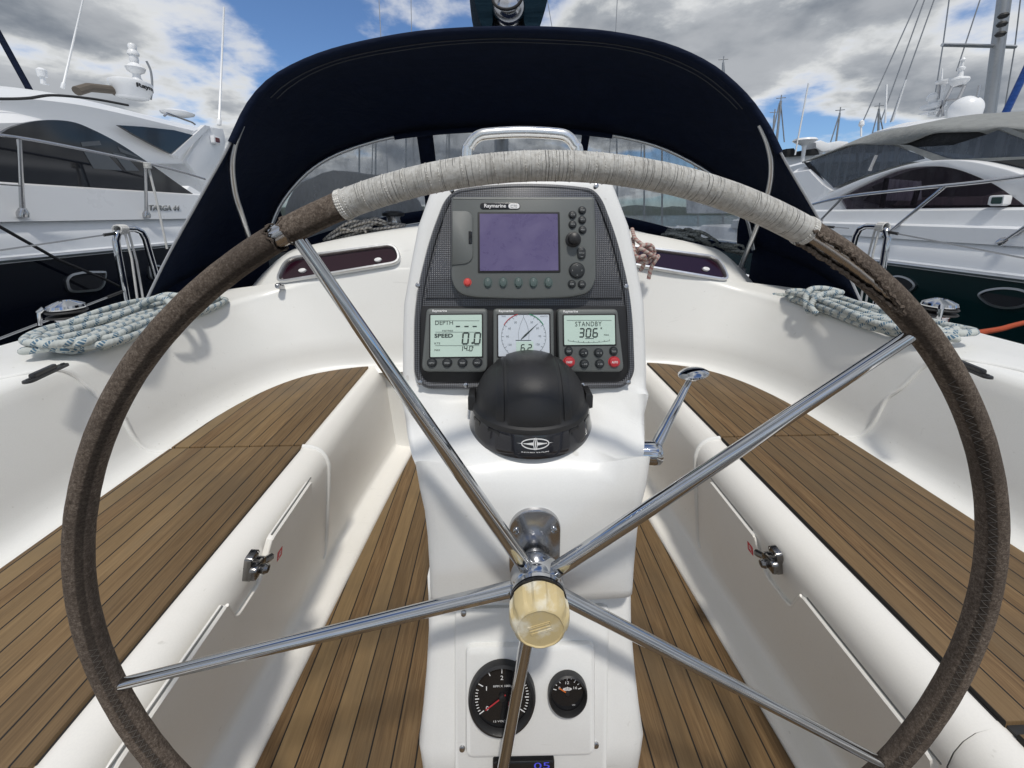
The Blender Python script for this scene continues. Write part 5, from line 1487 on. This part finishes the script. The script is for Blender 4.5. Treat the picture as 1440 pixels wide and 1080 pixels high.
# radar dome with its light tower
def dome_(px, py, X, r, h, par, mat, name='radar_dome'):
    c = P(px, py, X=X); mb = MB(); mb.lathe([(r*.60, 0), (r*.74, h*.06), (r*.93, h*.50), (r, h*.84), (r*.985, h*.93), (r*.88, h*.99), (.01, h*1.04)], c, (0, 0, 1), 40); return mk(name, mb, mat, par), c
rd, c = dome_(187, 139, SX-1.2, .215, .21, bl, M['gel_far'])
mb = MB(); tang = lambda u, v: V((c.x+.212*sin(u), c.y-.212*cos(u), c.z+v)); k = R(40); mb.text('Raymarine', lambda u, v: tang(u, v), (.95, .095, 2.9, .165), bold=.04); mk('lettering', mb, M['black'], rd)
mb = MB(); b0 = P(193, 112, X=SX-1.2); mb.lathe([(.07, 0), (.05, .05), (.05, .09), (.11, .13), (.13, .18), (.10, .21), (.05, .25), (.06, .30), (.055, .36), (.075, .37), (.075, .40), (.05, .44), (.055, .50), (.04, .53)], b0-V((0, 0, .01)), (0, 0, 1), 20)
for q in mb.v: q.x = b0.x+(q.x-b0.x)*.8; q.y = b0.y+(q.y-b0.y)*.8; q.z = b0.z+(q.z-b0.z)*.82
mk('light_tower', mb, M['gel_far'], rd)
mb = MB(); mb.tube(spline([P(206, 86, X=SX-1.1), P(212, 100, X=SX-1.08), P(214, 120, X=SX-1.08), P(212, 140, X=SX-1.1)], 6), .012, 8); mk('cable', mb, M['wire'], rd)
mb = MB(); c2 = P(250, 161, X=SX-.9); mb.lathe([(.12, 0), (.18, .02), (.19, .04), (.12, .07), (.01, .08)], c2-V((0, 0, .02)), (0, 0, 1), 24); mk('satellite_disc', mb, M['gel_far'], bl)
mb = MB(); mb.tube(outline([(108, 128), (125, 123), (165, 127), (166, 134)], X=SX-1.3), .05, 10); mk('folded_cover', mb, simple('brown_cover', (.13, .11, .09), .9), bl)
for a, b, X, r in (((88, 124), (118, -6), SX-1.0, .010), ((308, 176), (315, 10), SX-.4, .016)):
    p, q = P(*a, X=X), P(*b, X=X); q = P(b[0], b[1], Y=p.y+.25); mb = MB(); mb.tube([p, p.lerp(q, .05), p.lerp(q, .06), q], [r*1.7, r*1.7, r, r*.7], 8); mk('whip_aerial', mb, M['gel_far'], bl)
mb = MB(); a = P(61, 118, X=SX-1); mb.tube([a, P(60, 106, X=SX-1)], .02, 8); mb.lathe([(.035, 0), (.04, .06), (.02, .08)], P(60, 108, X=SX-1), (0, 0, 1), 14); mb.tube([a, P(69, 119, X=SX-1)], .008, 6); mk('roof_lamp', mb, M['gel_far'], bl)
# mooring line of that boat
mb = MB(); a, b = P(0, 319, X=HX+.1), P(146, 392, X=HX+.12); d = b-a; mb.tube([a-d*2, a, a.lerp(b, .5)-V((0, 0, .03)), b, b+d*.3], .010, 8); tag(mk('mooring_line', mb, M['rope_dk']), 'dark mooring line slanting down across the navy hull', 'rope')

# ------- starboard side: white boat with dark green hull and grey canopy, bow towards us
br = thing('motorboat', (5.4, 2, -.75), 'white motorboat with dark green hull and grey canvas canopy moored along the starboard side', 'motorboat')
HR = 3.30
zm = P(1330, 381, X=HR).z; zt_ = P(1330, 337, X=HR).z
hull(1, HR, 4.0, -.75, zm, zt_, -7, 6.6, M['green'], M['gel_far2'], br, M['alu'])
SR = 3.55
# step up from the deck to the window line
mb = MB(); zd = P(1330, 317, X=HR+.1).z; zw = P(1300, 293, X=SR).z
mb.prism([V((HR+.07, -6.5, zt_-.02)), V((HR+.09, -6.5, zd-.012)), V((HR+.11, -6.5, zd)), V((HR+.16, -6.5, zd+.004)), V((SR-.06, -6.5, zw-.02)), V((SR-.02, -6.5, zw)), V((SR+.4, -6.5, zw)), V((SR+.4, -6.5, zt_-.02))], V((0, 12.2, 0))); mk('side_deck', mb, M['gel_far2'], br, 20)
# white coachwork: low aft block and the arch over the windows
house('aft_coaming', [(1104, 318), (1106, 232), (1130, 227), (1150, 246), (1164, 268), (1150, 282), (1200, 298), (1240, 318)], SR+.02, 3.2, .10, M['gel_far'], br)
wall('window_arch', [(1128, 296)]+sp2([(1132, 291), (1150, 281), (1173, 268), (1200, 256), (1227, 246), (1277, 231), (1320, 225), (1360, 226), (1400, 234), (1440, 246), (1560, 290)])+[(1560, 300), (1480, 300)]+sp2([(1440, 290), (1410, 268), (1385, 254), (1343, 238), (1307, 234), (1262, 239), (1220, 256), (1190, 271), (1176, 279)])+[(1186, 296)], SR-.01, .14, M['gel_far'], br, 30, .012)
w = wall('side_window', [(1178, 279)]+sp2([(1178, 278), (1220, 256), (1262, 239), (1307, 234), (1343, 238), (1385, 254), (1410, 268), (1440, 290)])+[(1440, 294), (1194, 298)], SR+.03, .02, vinyl('tinted_side_window', (.72, .68, .72), .10, (.05, .045, .055)), br)
# what shows through: dark saloon, pale seat back and curtains
mb = MB(); q = outline([(1180, 296), (1180, 276), (1222, 254), (1262, 237), (1300, 232), (1345, 236), (1400, 258), (1445, 292), (1445, 300)], X=SR+.55); Frame((SR+.55, 0, 0), (0, 1, 0), (0, 0, 1), (-1, 0, 0)).plate(mb, [(v.y, v.z) for v in q], -.02, 0); mk('saloon_lining', mb, simple('saloon_grey', (.22, .20, .22), .8), w)
mb = MB(); q = rpoly([(v.y, v.z) for v in outline([(1250, 292), (1262, 281), (1300, 277), (1380, 276), (1405, 268), (1430, 276), (1445, 292)], X=SR+.35)], .03); Frame((SR+.35, 0, 0), (0, 1, 0), (0, 0, 1), (-1, 0, 0)).plate(mb, q, -.1, 0, .02); mk('settee_back', mb, simple('settee_taupe', (.55, .47, .45), .8), w)
mb = MB()
for k in range(7):
    a, b = P(1254+k*6, 252+k*.6, X=SR+.25), P(1248+k*7, 282, X=SR+.25); mb.tube([a, b], .028, 6)
mk_each('curtain', mb, simple('pale_curtain', (.8, .8, .85), .7), w)
mb = MB()
for a, b in (((1248, 246), (1240, 292)), ((1292, 262), (1284, 288))): mb.tube([P(*a, X=SR+.1), P(*b, X=SR+.1)], .02, 6)
mk('window_post', mb, M['rubber'], w)
# green starboard light
q = P(1406, 282, X=SR-.05); mb = MB(); mb.box(q, (.06, .085, .075), b=.012); nl = mk('navigation_light', mb, M['gel_far'], br)
mb = MB(); mb.box(q+V((-.024, -.006, 0)), (.022, .058, .048), b=.005); mk('green_lens', mb, simple('green_lens', (.006, .045, .04), .15), nl)
# canopy of grey cloth and clear panels
def sheet(name, pts, X, dx, mat, par, sol=.01, pull=0):
    q = [P(a, b, X=X+(c if len(r_) == 3 else 0)) for r_ in pts for a, b, c in [(*r_, 0)[:3]]]; mb = MB(); k = mb.add(q); mb.face(range(k, k+len(q))); return mk(name, mb, mat, par, 30, solid=sol)
def roofsheet(name, edge, X, across, rise, mat, par):
    """cloth running from a traced edge right across the boat"""
    q = outline(edge, X=X); rows = []
    for t in (0, .12, .3, .5, .7, .88, 1): rows.append([v+V((across*t, 0, rise*sin(pi*t))) for v in q])
    mb = MB(); mb.grid(rows); return mk(name, mb, mat, par, 60, solid=.01)
CXr = SR+.12
lower = sp2([(1128, 229), (1160, 217), (1200, 203), (1238, 203), (1268, 203), (1290, 196), (1314, 187), (1350, 185), (1385, 184), (1403, 180), (1440, 182), (1520, 190)], 4)
upper = sp2([(1128, 228), (1165, 214), (1200, 199), (1224, 190), (1260, 182), (1300, 177), (1350, 176), (1400, 176), (1440, 178), (1520, 186)], 4)
cn = mk('canopy', (lambda mb: (mb.grid([[a for a in outline(lower, X=CXr)], [b for b in resample(outline(upper, X=CXr+.10), len(lower))], [b+V((.5, 0, .10)) for b in resample(outline(upper, X=CXr+.10), len(lower))], [b+V((1.5, 0, .16)) for b in resample(outline(upper, X=CXr+.10), len(lower))], [b+V((2.6, 0, .06)) for b in resample(outline(upper, X=CXr+.10), len(lower))]]), mb)[1])(MB()), M['greycanvas'], br, 60, solid=.012)
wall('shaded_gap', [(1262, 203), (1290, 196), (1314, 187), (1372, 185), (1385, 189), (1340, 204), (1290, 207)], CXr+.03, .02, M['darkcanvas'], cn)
wall('clear_panel', [(1133, 229), (1165, 217), (1206, 203), (1255, 204), (1296, 219), (1300, 223), (1250, 236), (1200, 252), (1164, 267), (1150, 248)], CXr+.012, .008, M['vinyl2'], cn)
wall('clear_panel', [(1287, 207), (1340, 204), (1385, 190), (1403, 183), (1440, 196), (1540, 225), (1540, 232), (1440, 221), (1345, 225), (1320, 222)], CXr+.012, .008, M['vinyl2'], cn)
wall('clear_panel', [(1380, 227), (1440, 224), (1540, 232), (1540, 262), (1440, 245), (1402, 234)], CXr+.02, .008, M['glass'], cn)
wall('canopy_strap', [(1262, 203), (1278, 204), (1330, 222), (1345, 224), (1334, 229), (1324, 231), (1300, 221)], CXr-.004, .012, M['greycanvas'], cn)
wall('canopy_strap', [(1403, 180), (1418, 180), (1445, 190), (1540, 214), (1540, 222), (1440, 196)], CXr-.004, .012, M['greycanvas'], cn)
wall('panel_hem', [(1343, 224), (1440, 220), (1540, 230), (1540, 234), (1440, 224), (1345, 228)], CXr-.004, .012, M['greycanvas'], cn)
wall('panel_hem', [(1130, 228), (1136, 228), (1168, 265), (1162, 268)], CXr-.004, .012, M['darkcanvas'], cn)
mb = MB()
for a, b in (((1206, 203), (1205, 250)), ((1256, 204), (1170, 252)), ((1232, 219), (1222, 240)), ((1170, 252), (1205, 245))): mb.tube([P(*a, X=CXr+.05), P(*b, X=CXr+.05)], .011, 6)
mk('canopy_frame', mb, M['steel_d'], cn)
mb = MB(); mb.tube([P(1233, 218, X=SR-.1), P(1223, 240, X=SR-.1)], .014, 8); mk('grab_post', mb, M['steel_d'], br)
# rail
RR = HR+.06
mb = MB(); mb.tube(spline(outline([(1128, 292), (1160, 283), (1200, 275), (1290, 265), (1370, 257), (1440, 248), (1620, 222)], X=RR), 6), .014, 10)
rail = mk('guard_rail', mb, M['steel_d'], br)
for a, b in (((1184, 279), (1152, 312)), ((1330, 261), (1245, 331)), ((1470, 300), (1410, 341))):
    mb = MB(); p, q = P(*a, X=RR), P(*b, X=HR+.09); mb.tube([p, q], .013, 10); mb.lathe([(.03, -.01), (.03, .015), (.017, .04)], q, (p-q), 14); mk('stanchion', mb, M['steel_d'], rail)
# cleat on the deck edge
q = P(1320, 336, X=HR+.11); mb = MB(); mb.box(q+V((0, 0, .015)), (.05, .09, .03), b=.006); mb.tube(spline([q+V((0, -.16, .055)), q+V((0, -.08, .05)), q+V((0, 0, .045)), q+V((0, .08, .05)), q+V((0, .16, .055))], 4), .016, 10); mk('cleat', mb, M['steel_d'], br)
for pts in ([(1250, 390), (1268, 386), (1285, 392), (1294, 402), (1284, 411), (1266, 413), (1250, 408)], [(1377, 414), (1390, 407), (1415, 403), (1445, 406), (1466, 418), (1448, 432), (1418, 436), (1392, 429)]):
    c = outline(pts, X=HR+.035); fr = Frame((HR+.05, 0, 0), (0, 1, 0), (0, 0, 1), (-1, 0, 0)); p2 = rpoly([(v.y, v.z) for v in c], .05, 4)
    if sum(a[0]*b[1]-b[0]*a[1] for a, b in zip(p2, p2[1:]+p2[:1])) < 0: p2 = p2[::-1]
    mb = MB(); i2 = inset(p2, .014); mb.grid([[fr.at(u, v, n) for u, v in pg] for pg, n in ((p2, -.03), (p2, .044), (i2, .048), (i2, .01))], closed=True); f = mk('porthole', mb, M['alu_d'], br)
    mb = MB(); fr.plate(mb, i2, -.02, .034); mk('pane', mb, M['glass'], f)

# ------- flybridge boat beyond the green one
fb = thing('motorboat', (8.6, 9, -.75), 'white flybridge motorboat behind the grey canopy, with radomes and aerials on its roof', 'motorboat')
XF = 7.0
house('roof', [(1210, 196), (1228, 186), (1255, 172), (1300, 166), (1384, 166), (1389, 173), (1389, 196)], XF, 3.2, .02, M['gel_far'], fb)
house('hull', [(1080, 330), (1085, 235), (1210, 200), (1400, 190), (1600, 190), (1700, 330)], XF, 3.6, .04, M['gel_far2'], fb)
def ball(px, py, r, par, name, X=XF+.8, sq=1.0):
    c = P(px, py, X=X); mb = MB(); mb.lathe([(r*.7, -r*.9), (r*.95, -r*.5), (r, 0)]+[(r*cos(R(a)), r*sq*sin(R(a))) for a in range(10, 90, 10)]+[(.005, r*sq)], c, (0, 0, 1), 24); return mk(name, mb, M['gel_far'], par)
ball(1358, 154, .21, fb, 'satellite_dome'); ball(1313, 136, .09, fb, 'satellite_dome', sq=.8)
mb = MB(); c = P(1312, 150, X=XF+.8); mb.box(c, (.18, .30, .10), b=.03); mb.lathe([(.05, -.16), (.04, 0), (.07, .11)], c, (0, 0, 1), 14); mb.box(c-V((0, 0, .10)), (.2, .28, .02)); mk('search_radar', mb, M['gel_far2'], fb)
mb = MB()
for a, b in (((1318, 164), (1340, 120)), ((1337, 162), (1357, 120)), ((1331, 141), (1375, 139)), ((1338, 121), (1357, 121)), ((1326, 164), (1324, 142)), ((1374, 139), (1378, 120)), ((1320, 140), (1321, 118))): mb.tube([P(*a, X=XF+.8), P(*b, X=XF+.8)], .024, 6)
mk('radar_arch', mb, M['steel_d'], fb)
mb = MB(); c = P(1349, 113, X=XF+.8); mb.lathe([(.07, -.09), (.12, -.03), (.13, 0), (.12, .03), (.04, .06), (.03, .15), (.05, .17), (.05, .20), (.02, .22), (.02, .30), (.04, .32), (.015, .36)], c, (0, 0, 1), 16); mk('mast_light', mb, M['gel_far'], fb)
mb = MB(); c = P(1328, 115, X=XF+.8); mb.lathe([(.02, -.4), (.025, -.04), (.12, -.01), (.12, .02), (.02, .035)], c, (0, 0, 1), 18); mb.tube([P(1324, 120, X=XF+.8), P(1325, 97, X=XF+.8)], .012, 6); mk('aerial_disc', mb, M['gel_far'], fb)
for a, b in (((1245, 173), (1247, 119)), ((1255, 171), (1274, 112)), ((1211, 192), (1211, 178)), ((1152, 222), (1153, 221))):
    mb = MB(); mb.tube([P(*a, X=XF+.4), P(*b, X=XF+.4)], .016, 6); 
    if b[1] > 170 and b[1] < 190: mb.lathe([(.03, 0), (.05, .03), (.04, .1), (.01, .13)], P(*b, X=XF+.4), (0, 0, 1), 12)
    mk('whip_aerial', mb, M['gel_far'], fb)
# smaller flybridge further off
fc = thing('motorboat', (9.5, 14, -.75), 'small distant flybridge boat with white radar mushroom and pods, seen past the hood edge', 'motorboat')
YF = 13
def wy(name, pts, Y, th, mat, par):
    q = outline(pts, Y=Y); mb = MB(); Frame((0, Y, 0), (1, 0, 0), (0, 0, 1), (0, -1, 0)).plate(mb, [(v.x, v.z) for v in q], -th, 0, .03); return mk(name, mb, mat, par)
wy('flybridge', [(1085, 300), (1085, 232), (1105, 220), (1145, 214), (1165, 216), (1200, 212), (1225, 240), (1225, 300)], YF, 6, M['gel_far2'], fc)
wy('seat_cover', [(1106, 220), (1107, 209), (1117, 208), (1120, 213), (1150, 208), (1153, 217)], YF-.2, .5, M['darkcanvas'], fc)
wy('console', [(1147, 200), (1155, 197), (1168, 202), (1168, 211), (1158, 214), (1148, 208)], YF-.25, .6, M['gel_far'], fc); wy('life_raft', [(1164, 201), (1180, 198), (1193, 199), (1195, 204), (1188, 210), (1166, 212)], YF-.2, .7, M['gel_far'], fc)
mb = MB(); c = P(1132, 198, Y=YF-.3); mb.lathe([(.05, -.7), (.06, -.15), (.25, -.06), (.34, 0), (.30, .06), (.02, .10)], c, (0, 0, 1), 22); mk('radar_dome', mb, M['gel_far'], fc)
mb = MB(); mb.tube([P(1118, 218, Y=YF-.4), P(1137, 117, Y=YF-.4)], .022, 6); mk('whip_aerial', mb, M['gel_far'], fc)

# ------- sailing yachts: rigs standing over the other boats
def rig(base, top, Y, r, label, spread=None, wires=(), par=None, hullw=1.5, mat='alu_d', group='rigs of distant yachts', Lh=5):
    b, t = P(*base, Y=Y), P(*top, Y=Y); d = (t-b).normalized()
    foot = b+d*((-.1-b.z)/d.z)
    th = thing('sailing_yacht', (foot.x, foot.y, -.75), label, 'sailboat', group)
    mb = MB(); rows = []
    for y, w in ((-1, .85), (-.5, 1), (0, 1), (.5, .7), (.9, .2), (1, .02)):
        rows.append([V((foot.x+x*w*hullw, foot.y+y*Lh, z)) for x, z in ((-1, .15), (-.85, -.3), (-.4, -.8), (.4, -.8), (.85, -.3), (1, .15), (.0, .25), (-1, .15))])
    mb.grid(rows); k = mb.add(rows[0]); mb.face(range(k, k+8)); mk('hull', mb, M['gel_far2'], th)
    mb = MB(); mb.tube([foot, t], r, 12); m = mk('mast', mb, M[mat], th)
    if spread:
        mb = MB(); mb.tube([P(*q, Y=Y) for q in spread], r*.35, 6); mk('spreader', mb, M['alu'], m)
    for wv in wires:
        mb = MB(); p, q = P(wv[0], wv[1], Y=Y), P(wv[2], wv[3], Y=Y); mb.tube([p-(q-p)*wv[4] if len(wv) > 4 else p, q], .011*Y/8, 5); mk('stay', mb, M['wire'], m)
    return th
yt = rig((1392, 150), (1420, -60), 8.5, .105, 'tall grey mast with a crosstree, rising behind the flybridge boat at the right edge', ((1325, 63), (1398, 65), (1428, 66)),
    [(1213, 172, 1297, -14), (1238, 172, 1305, -14), (1252, 172, 1317, -10), (1314, 140, 1326, 63), (1326, 63, 1336, -10), (1345, 100, 1378, 0), (1410, 170, 1427, 66), (1397, 170, 1412, 66), (1427, 66, 1436, -10)], group='rigs of moored yachts', Lh=4.5)
mb = MB(); a, b = P(1406, 176, Y=7.6), P(1442, 100, Y=7.6); mb.tube([a-(b-a)*.5, b+(b-a)*2], .055, 10); mk('furled_sail', mb, canvas('blue_canvas', (.012, .05, .20)), yt)
mb = MB()
for px, py in ((1411, 22), (1409, 34), (1407, 48)): mb.lathe([(.06, -.04), (.085, 0), (.06, .04)], P(px, py, Y=8.3), (0, 0, 1), 12)
mk_each('mast_fitting', mb, M['rubber'], yt)
for base, top, Y, r, wires, lab in (
    ((1092, 200), (1098, 142), 26, .07, [(1084, 200, 1096, 145), (1103, 200, 1098, 145)], 'slim distant mast just outside the right side of the navy hood, taller of two'),
    ((1086, 200), (1089, 162), 34, .07, [], 'short distant mast close left of the slim tall one beside the hood'),
    ((1175, 205), (1181, 159), 30, .06, [(1168, 200, 1180, 162)], 'thin distant mast leaning right, between the aerials over the flybridge boats'),
    ((1235, 190), (1236, 153), 30, .07, [(1226, 190, 1235, 156), (1243, 190, 1236, 156)], 'distant mast above the front edge of the grey canopy'),
    ((1017, 150), (1017, 88), 22, .055, [(1014, 150, 1016, 92), (1023, 150, 1018, 92)], 'distant mast with wind vane, its tip showing over the right shoulder of the navy hood')):
    th = rig(base, top, Y, r, lab, None, wires, hullw=1.3, Lh=3.5)
    mb = MB(); q = P(*top, Y=Y); k = Y/25; mb.tube([q, q+V((0, 0, .35*k))], .03*k, 6); mb.tube([q+V((-.3*k, 0, .15*k)), q+V((.28*k, 0, .2*k))], .025*k, 6); mk('wind_vane', mb, M['wire'], th)
# masts seen through the clear windows of the hood
rv = random.Random(6)
for k, (px, Y) in enumerate(((505, 18), (528, 24), (571, 28), (632, 26), (868, 22), (906, 30), (931, 18), (982, 24))):
    rig((px, 262), (px+rv.uniform(-2, 2), 95), Y, .038*Y/18, 'bare mast standing ahead, seen only through the clear hood windows', None, [(px-6, 262, px, 100)] if k % 2 else [], hullw=1.3, group='rigs ahead of the hood', Lh=3)
# covered boat ahead on the port side, seen through the window
cvb = thing('covered_boat', (-3.6, 10, -.75), 'boat under a rounded dark grey cover ahead, seen through the left hood window', 'boat')
c = P(500, 262, Y=9.5); mb = MB(); rows = []
for y, w in ((-1, .02), (-.92, .55), (-.6, .9), (0, 1), (.6, .9), (.92, .6), (1, .02)):
    rows.append([V((c.x+1.35*w*cos(R(a)), 10+y*2.3, 1.0+1.05*w*max(0, sin(R(a)))*(1+.03*sin(a*.35)))) for a in range(0, 181, 12)])
mb.grid(rows); mk('boat_cover', mb, simple('dark_grey_cover', (.075, .08, .085), .8, bump=.4, bsc=8), cvb, 60)
mb = MB(); rows = [[V((c.x+x*w*1.35, 10+y*2.4, z)) for x, z in ((-1, 1.02), (-.9, .2), (-.6, -.8), (.6, -.8), (.9, .2), (1, 1.02))] for y, w in ((-1, .8), (0, 1), (.6, .85), (1, .1))]
mb.grid(rows); mk('hull', mb, M['gel_far'], cvb)

# dark furled sail and stay at the left edge
mb = MB(); a, b = P(37, 118, Y=6.5), P(-6, 40, Y=6.5); mb.tube([a-(b-a)*.6, b+(b-a)*2], .038, 10)
t = tag(mk('furled_sail', mb, M['canvas'], None), 'dark navy furled sail slanting up at the left edge of the sky', 'sail')

# ================================================================== WATER, SHORE, SKY
def water_mat():
    m = NT('harbour_water'); p = m.pos(); m.bump(m.math('ADD', m.noise(m.scale(p, (1, 1.6, 1)), 2.2, 5, .6, .5), m.math('MULTIPLY', m.noise(p, 9, 3), .3)), .6, .08)
    return m.set((.010, .020, .022), .06, 0, .5)
mb = MB(); mb.grid([[V((x, y, -.75)) for x in (-900, -40, 0, 40, 900)] for y in (-500, -30, 0, 40, 1500)])
tag(mk('water', mb, water_mat(), None, smooth=False), kind='structure')
mb = MB(); rs = []; rg = random.Random(12)
for i in range(121):
    x = -700+1400*i/120; h = 3.5+4*abs(sin(i*.35))*rg.random()+rg.random()*2; rs.append([V((x, 420, -1)), V((x, 424, h*.7)), V((x, 436, h)), V((x, 500, h+3))])
mb.grid(rs); tag(mk('shore', mb, simple('far_trees', (.055, .075, .055), .9, var=.4, sc=.3), None), kind='structure')

OX, OY = 0.4, 5.3
# sky: Nishita daylight with broken cloud
SUN_EL, SUN_AZ = R(63), R(172)          # azimuth measured from the bow (y) clockwise: astern, a little to starboard
wd = bpy.data.worlds.new('World'); SC.world = wd; wd.use_nodes = True; nt = wd.node_tree
for q in list(nt.nodes): nt.nodes.remove(q)
class W(NT):
    def __init__(s): s.t = nt; s.n = nt.nodes
w = W()
sky = w.node('ShaderNodeTexSky'); sky.sky_type = 'NISHITA'; sky.sun_disc = False; sky.sun_elevation = SUN_EL; sky.sun_rotation = SUN_AZ
sky.air_density = 1.0; sky.dust_density = .6; sky.ozone_density = 3.0
tc = w.node('ShaderNodeTexCoord'); x, y, z = w.sep(tc.outputs['Generated'])
zz = w.math('ADD', w.math('MAXIMUM', z, 0), .22)
uv = w.comb(w.math('DIVIDE', x, zz), w.math('DIVIDE', y, zz), 0)
off = w.n.new('ShaderNodeVectorMath'); off.operation = 'ADD'; w.link(uv, off.inputs[0]); off.inputs[1].default_value = (OX, OY, 0)
c1 = w.noise(off.outputs[0], .80, 9, .50, .10); c2 = w.noise(off.outputs[0], 2.7, 8, .58, .10)
cov_ = w.math('ADD', w.math('MULTIPLY', c1, .72), w.math('MULTIPLY', c2, .28))
mask = w.smooth(cov_, .42, .50)
off2 = w.n.new('ShaderNodeVectorMath'); off2.operation = 'ADD'; w.link(off.outputs[0], off2.inputs[0]); off2.inputs[1].default_value = (.10, -.16, 0)
c3 = w.noise(off2.outputs[0], .80, 9, .50, .10)
thick = w.smooth(w.math('ADD', c1, w.math('MULTIPLY', w.math('SUBTRACT', c2, .5), .45)), .43, .60)
lit = w.smooth(w.math('SUBTRACT', c1, c3), -.05, .07)
cc = w.ramp(thick, [(0, (.96, .955, .94)), (.30, (.66, .68, .69)), (.62, (.36, .39, .43)), (1, (.22, .25, .295))])
cc = w.mix(w.math('MULTIPLY', lit, .34), cc, (.95, .96, .97))
tint = w.mix(1.0, sky.outputs[0], (.80, .96, 1.14), 'MULTIPLY'); b1 = w.node('ShaderNodeBackground'); w.link(tint, b1.inputs[0]); b1.inputs[1].default_value = .10
b2 = w.node('ShaderNodeBackground'); w.link(cc, b2.inputs[0]); b2.inputs[1].default_value = .80
mx = w.node('ShaderNodeMixShader'); w.link(mask, mx.inputs[0]); w.link(b1.outputs[0], mx.inputs[1]); w.link(b2.outputs[0], mx.inputs[2])
wo = w.node('ShaderNodeOutputWorld'); w.link(mx.outputs[0], wo.inputs[0])
sl = bpy.data.lights.new('sun', 'SUN'); sl.energy = 2.05; sl.angle = R(5); sl.color = (1, .95, .87)
so = bpy.data.objects.new('sun', sl); COL.objects.link(so)
sd = V((sin(SUN_AZ)*cos(SUN_EL), cos(SUN_AZ)*cos(SUN_EL), sin(SUN_EL))); so.rotation_euler = sd.to_track_quat('Z', 'Y').to_euler(); so.location = sd*20
SC.view_settings.view_transform = 'Standard'; SC.view_settings.look = 'None'; SC.view_settings.exposure = .20; SC.view_settings.gamma = 1
try: SC.cycles.use_denoising = True
except Exception: pass
SC.cycles.max_bounces = 10; SC.cycles.transparent_max_bounces = 16
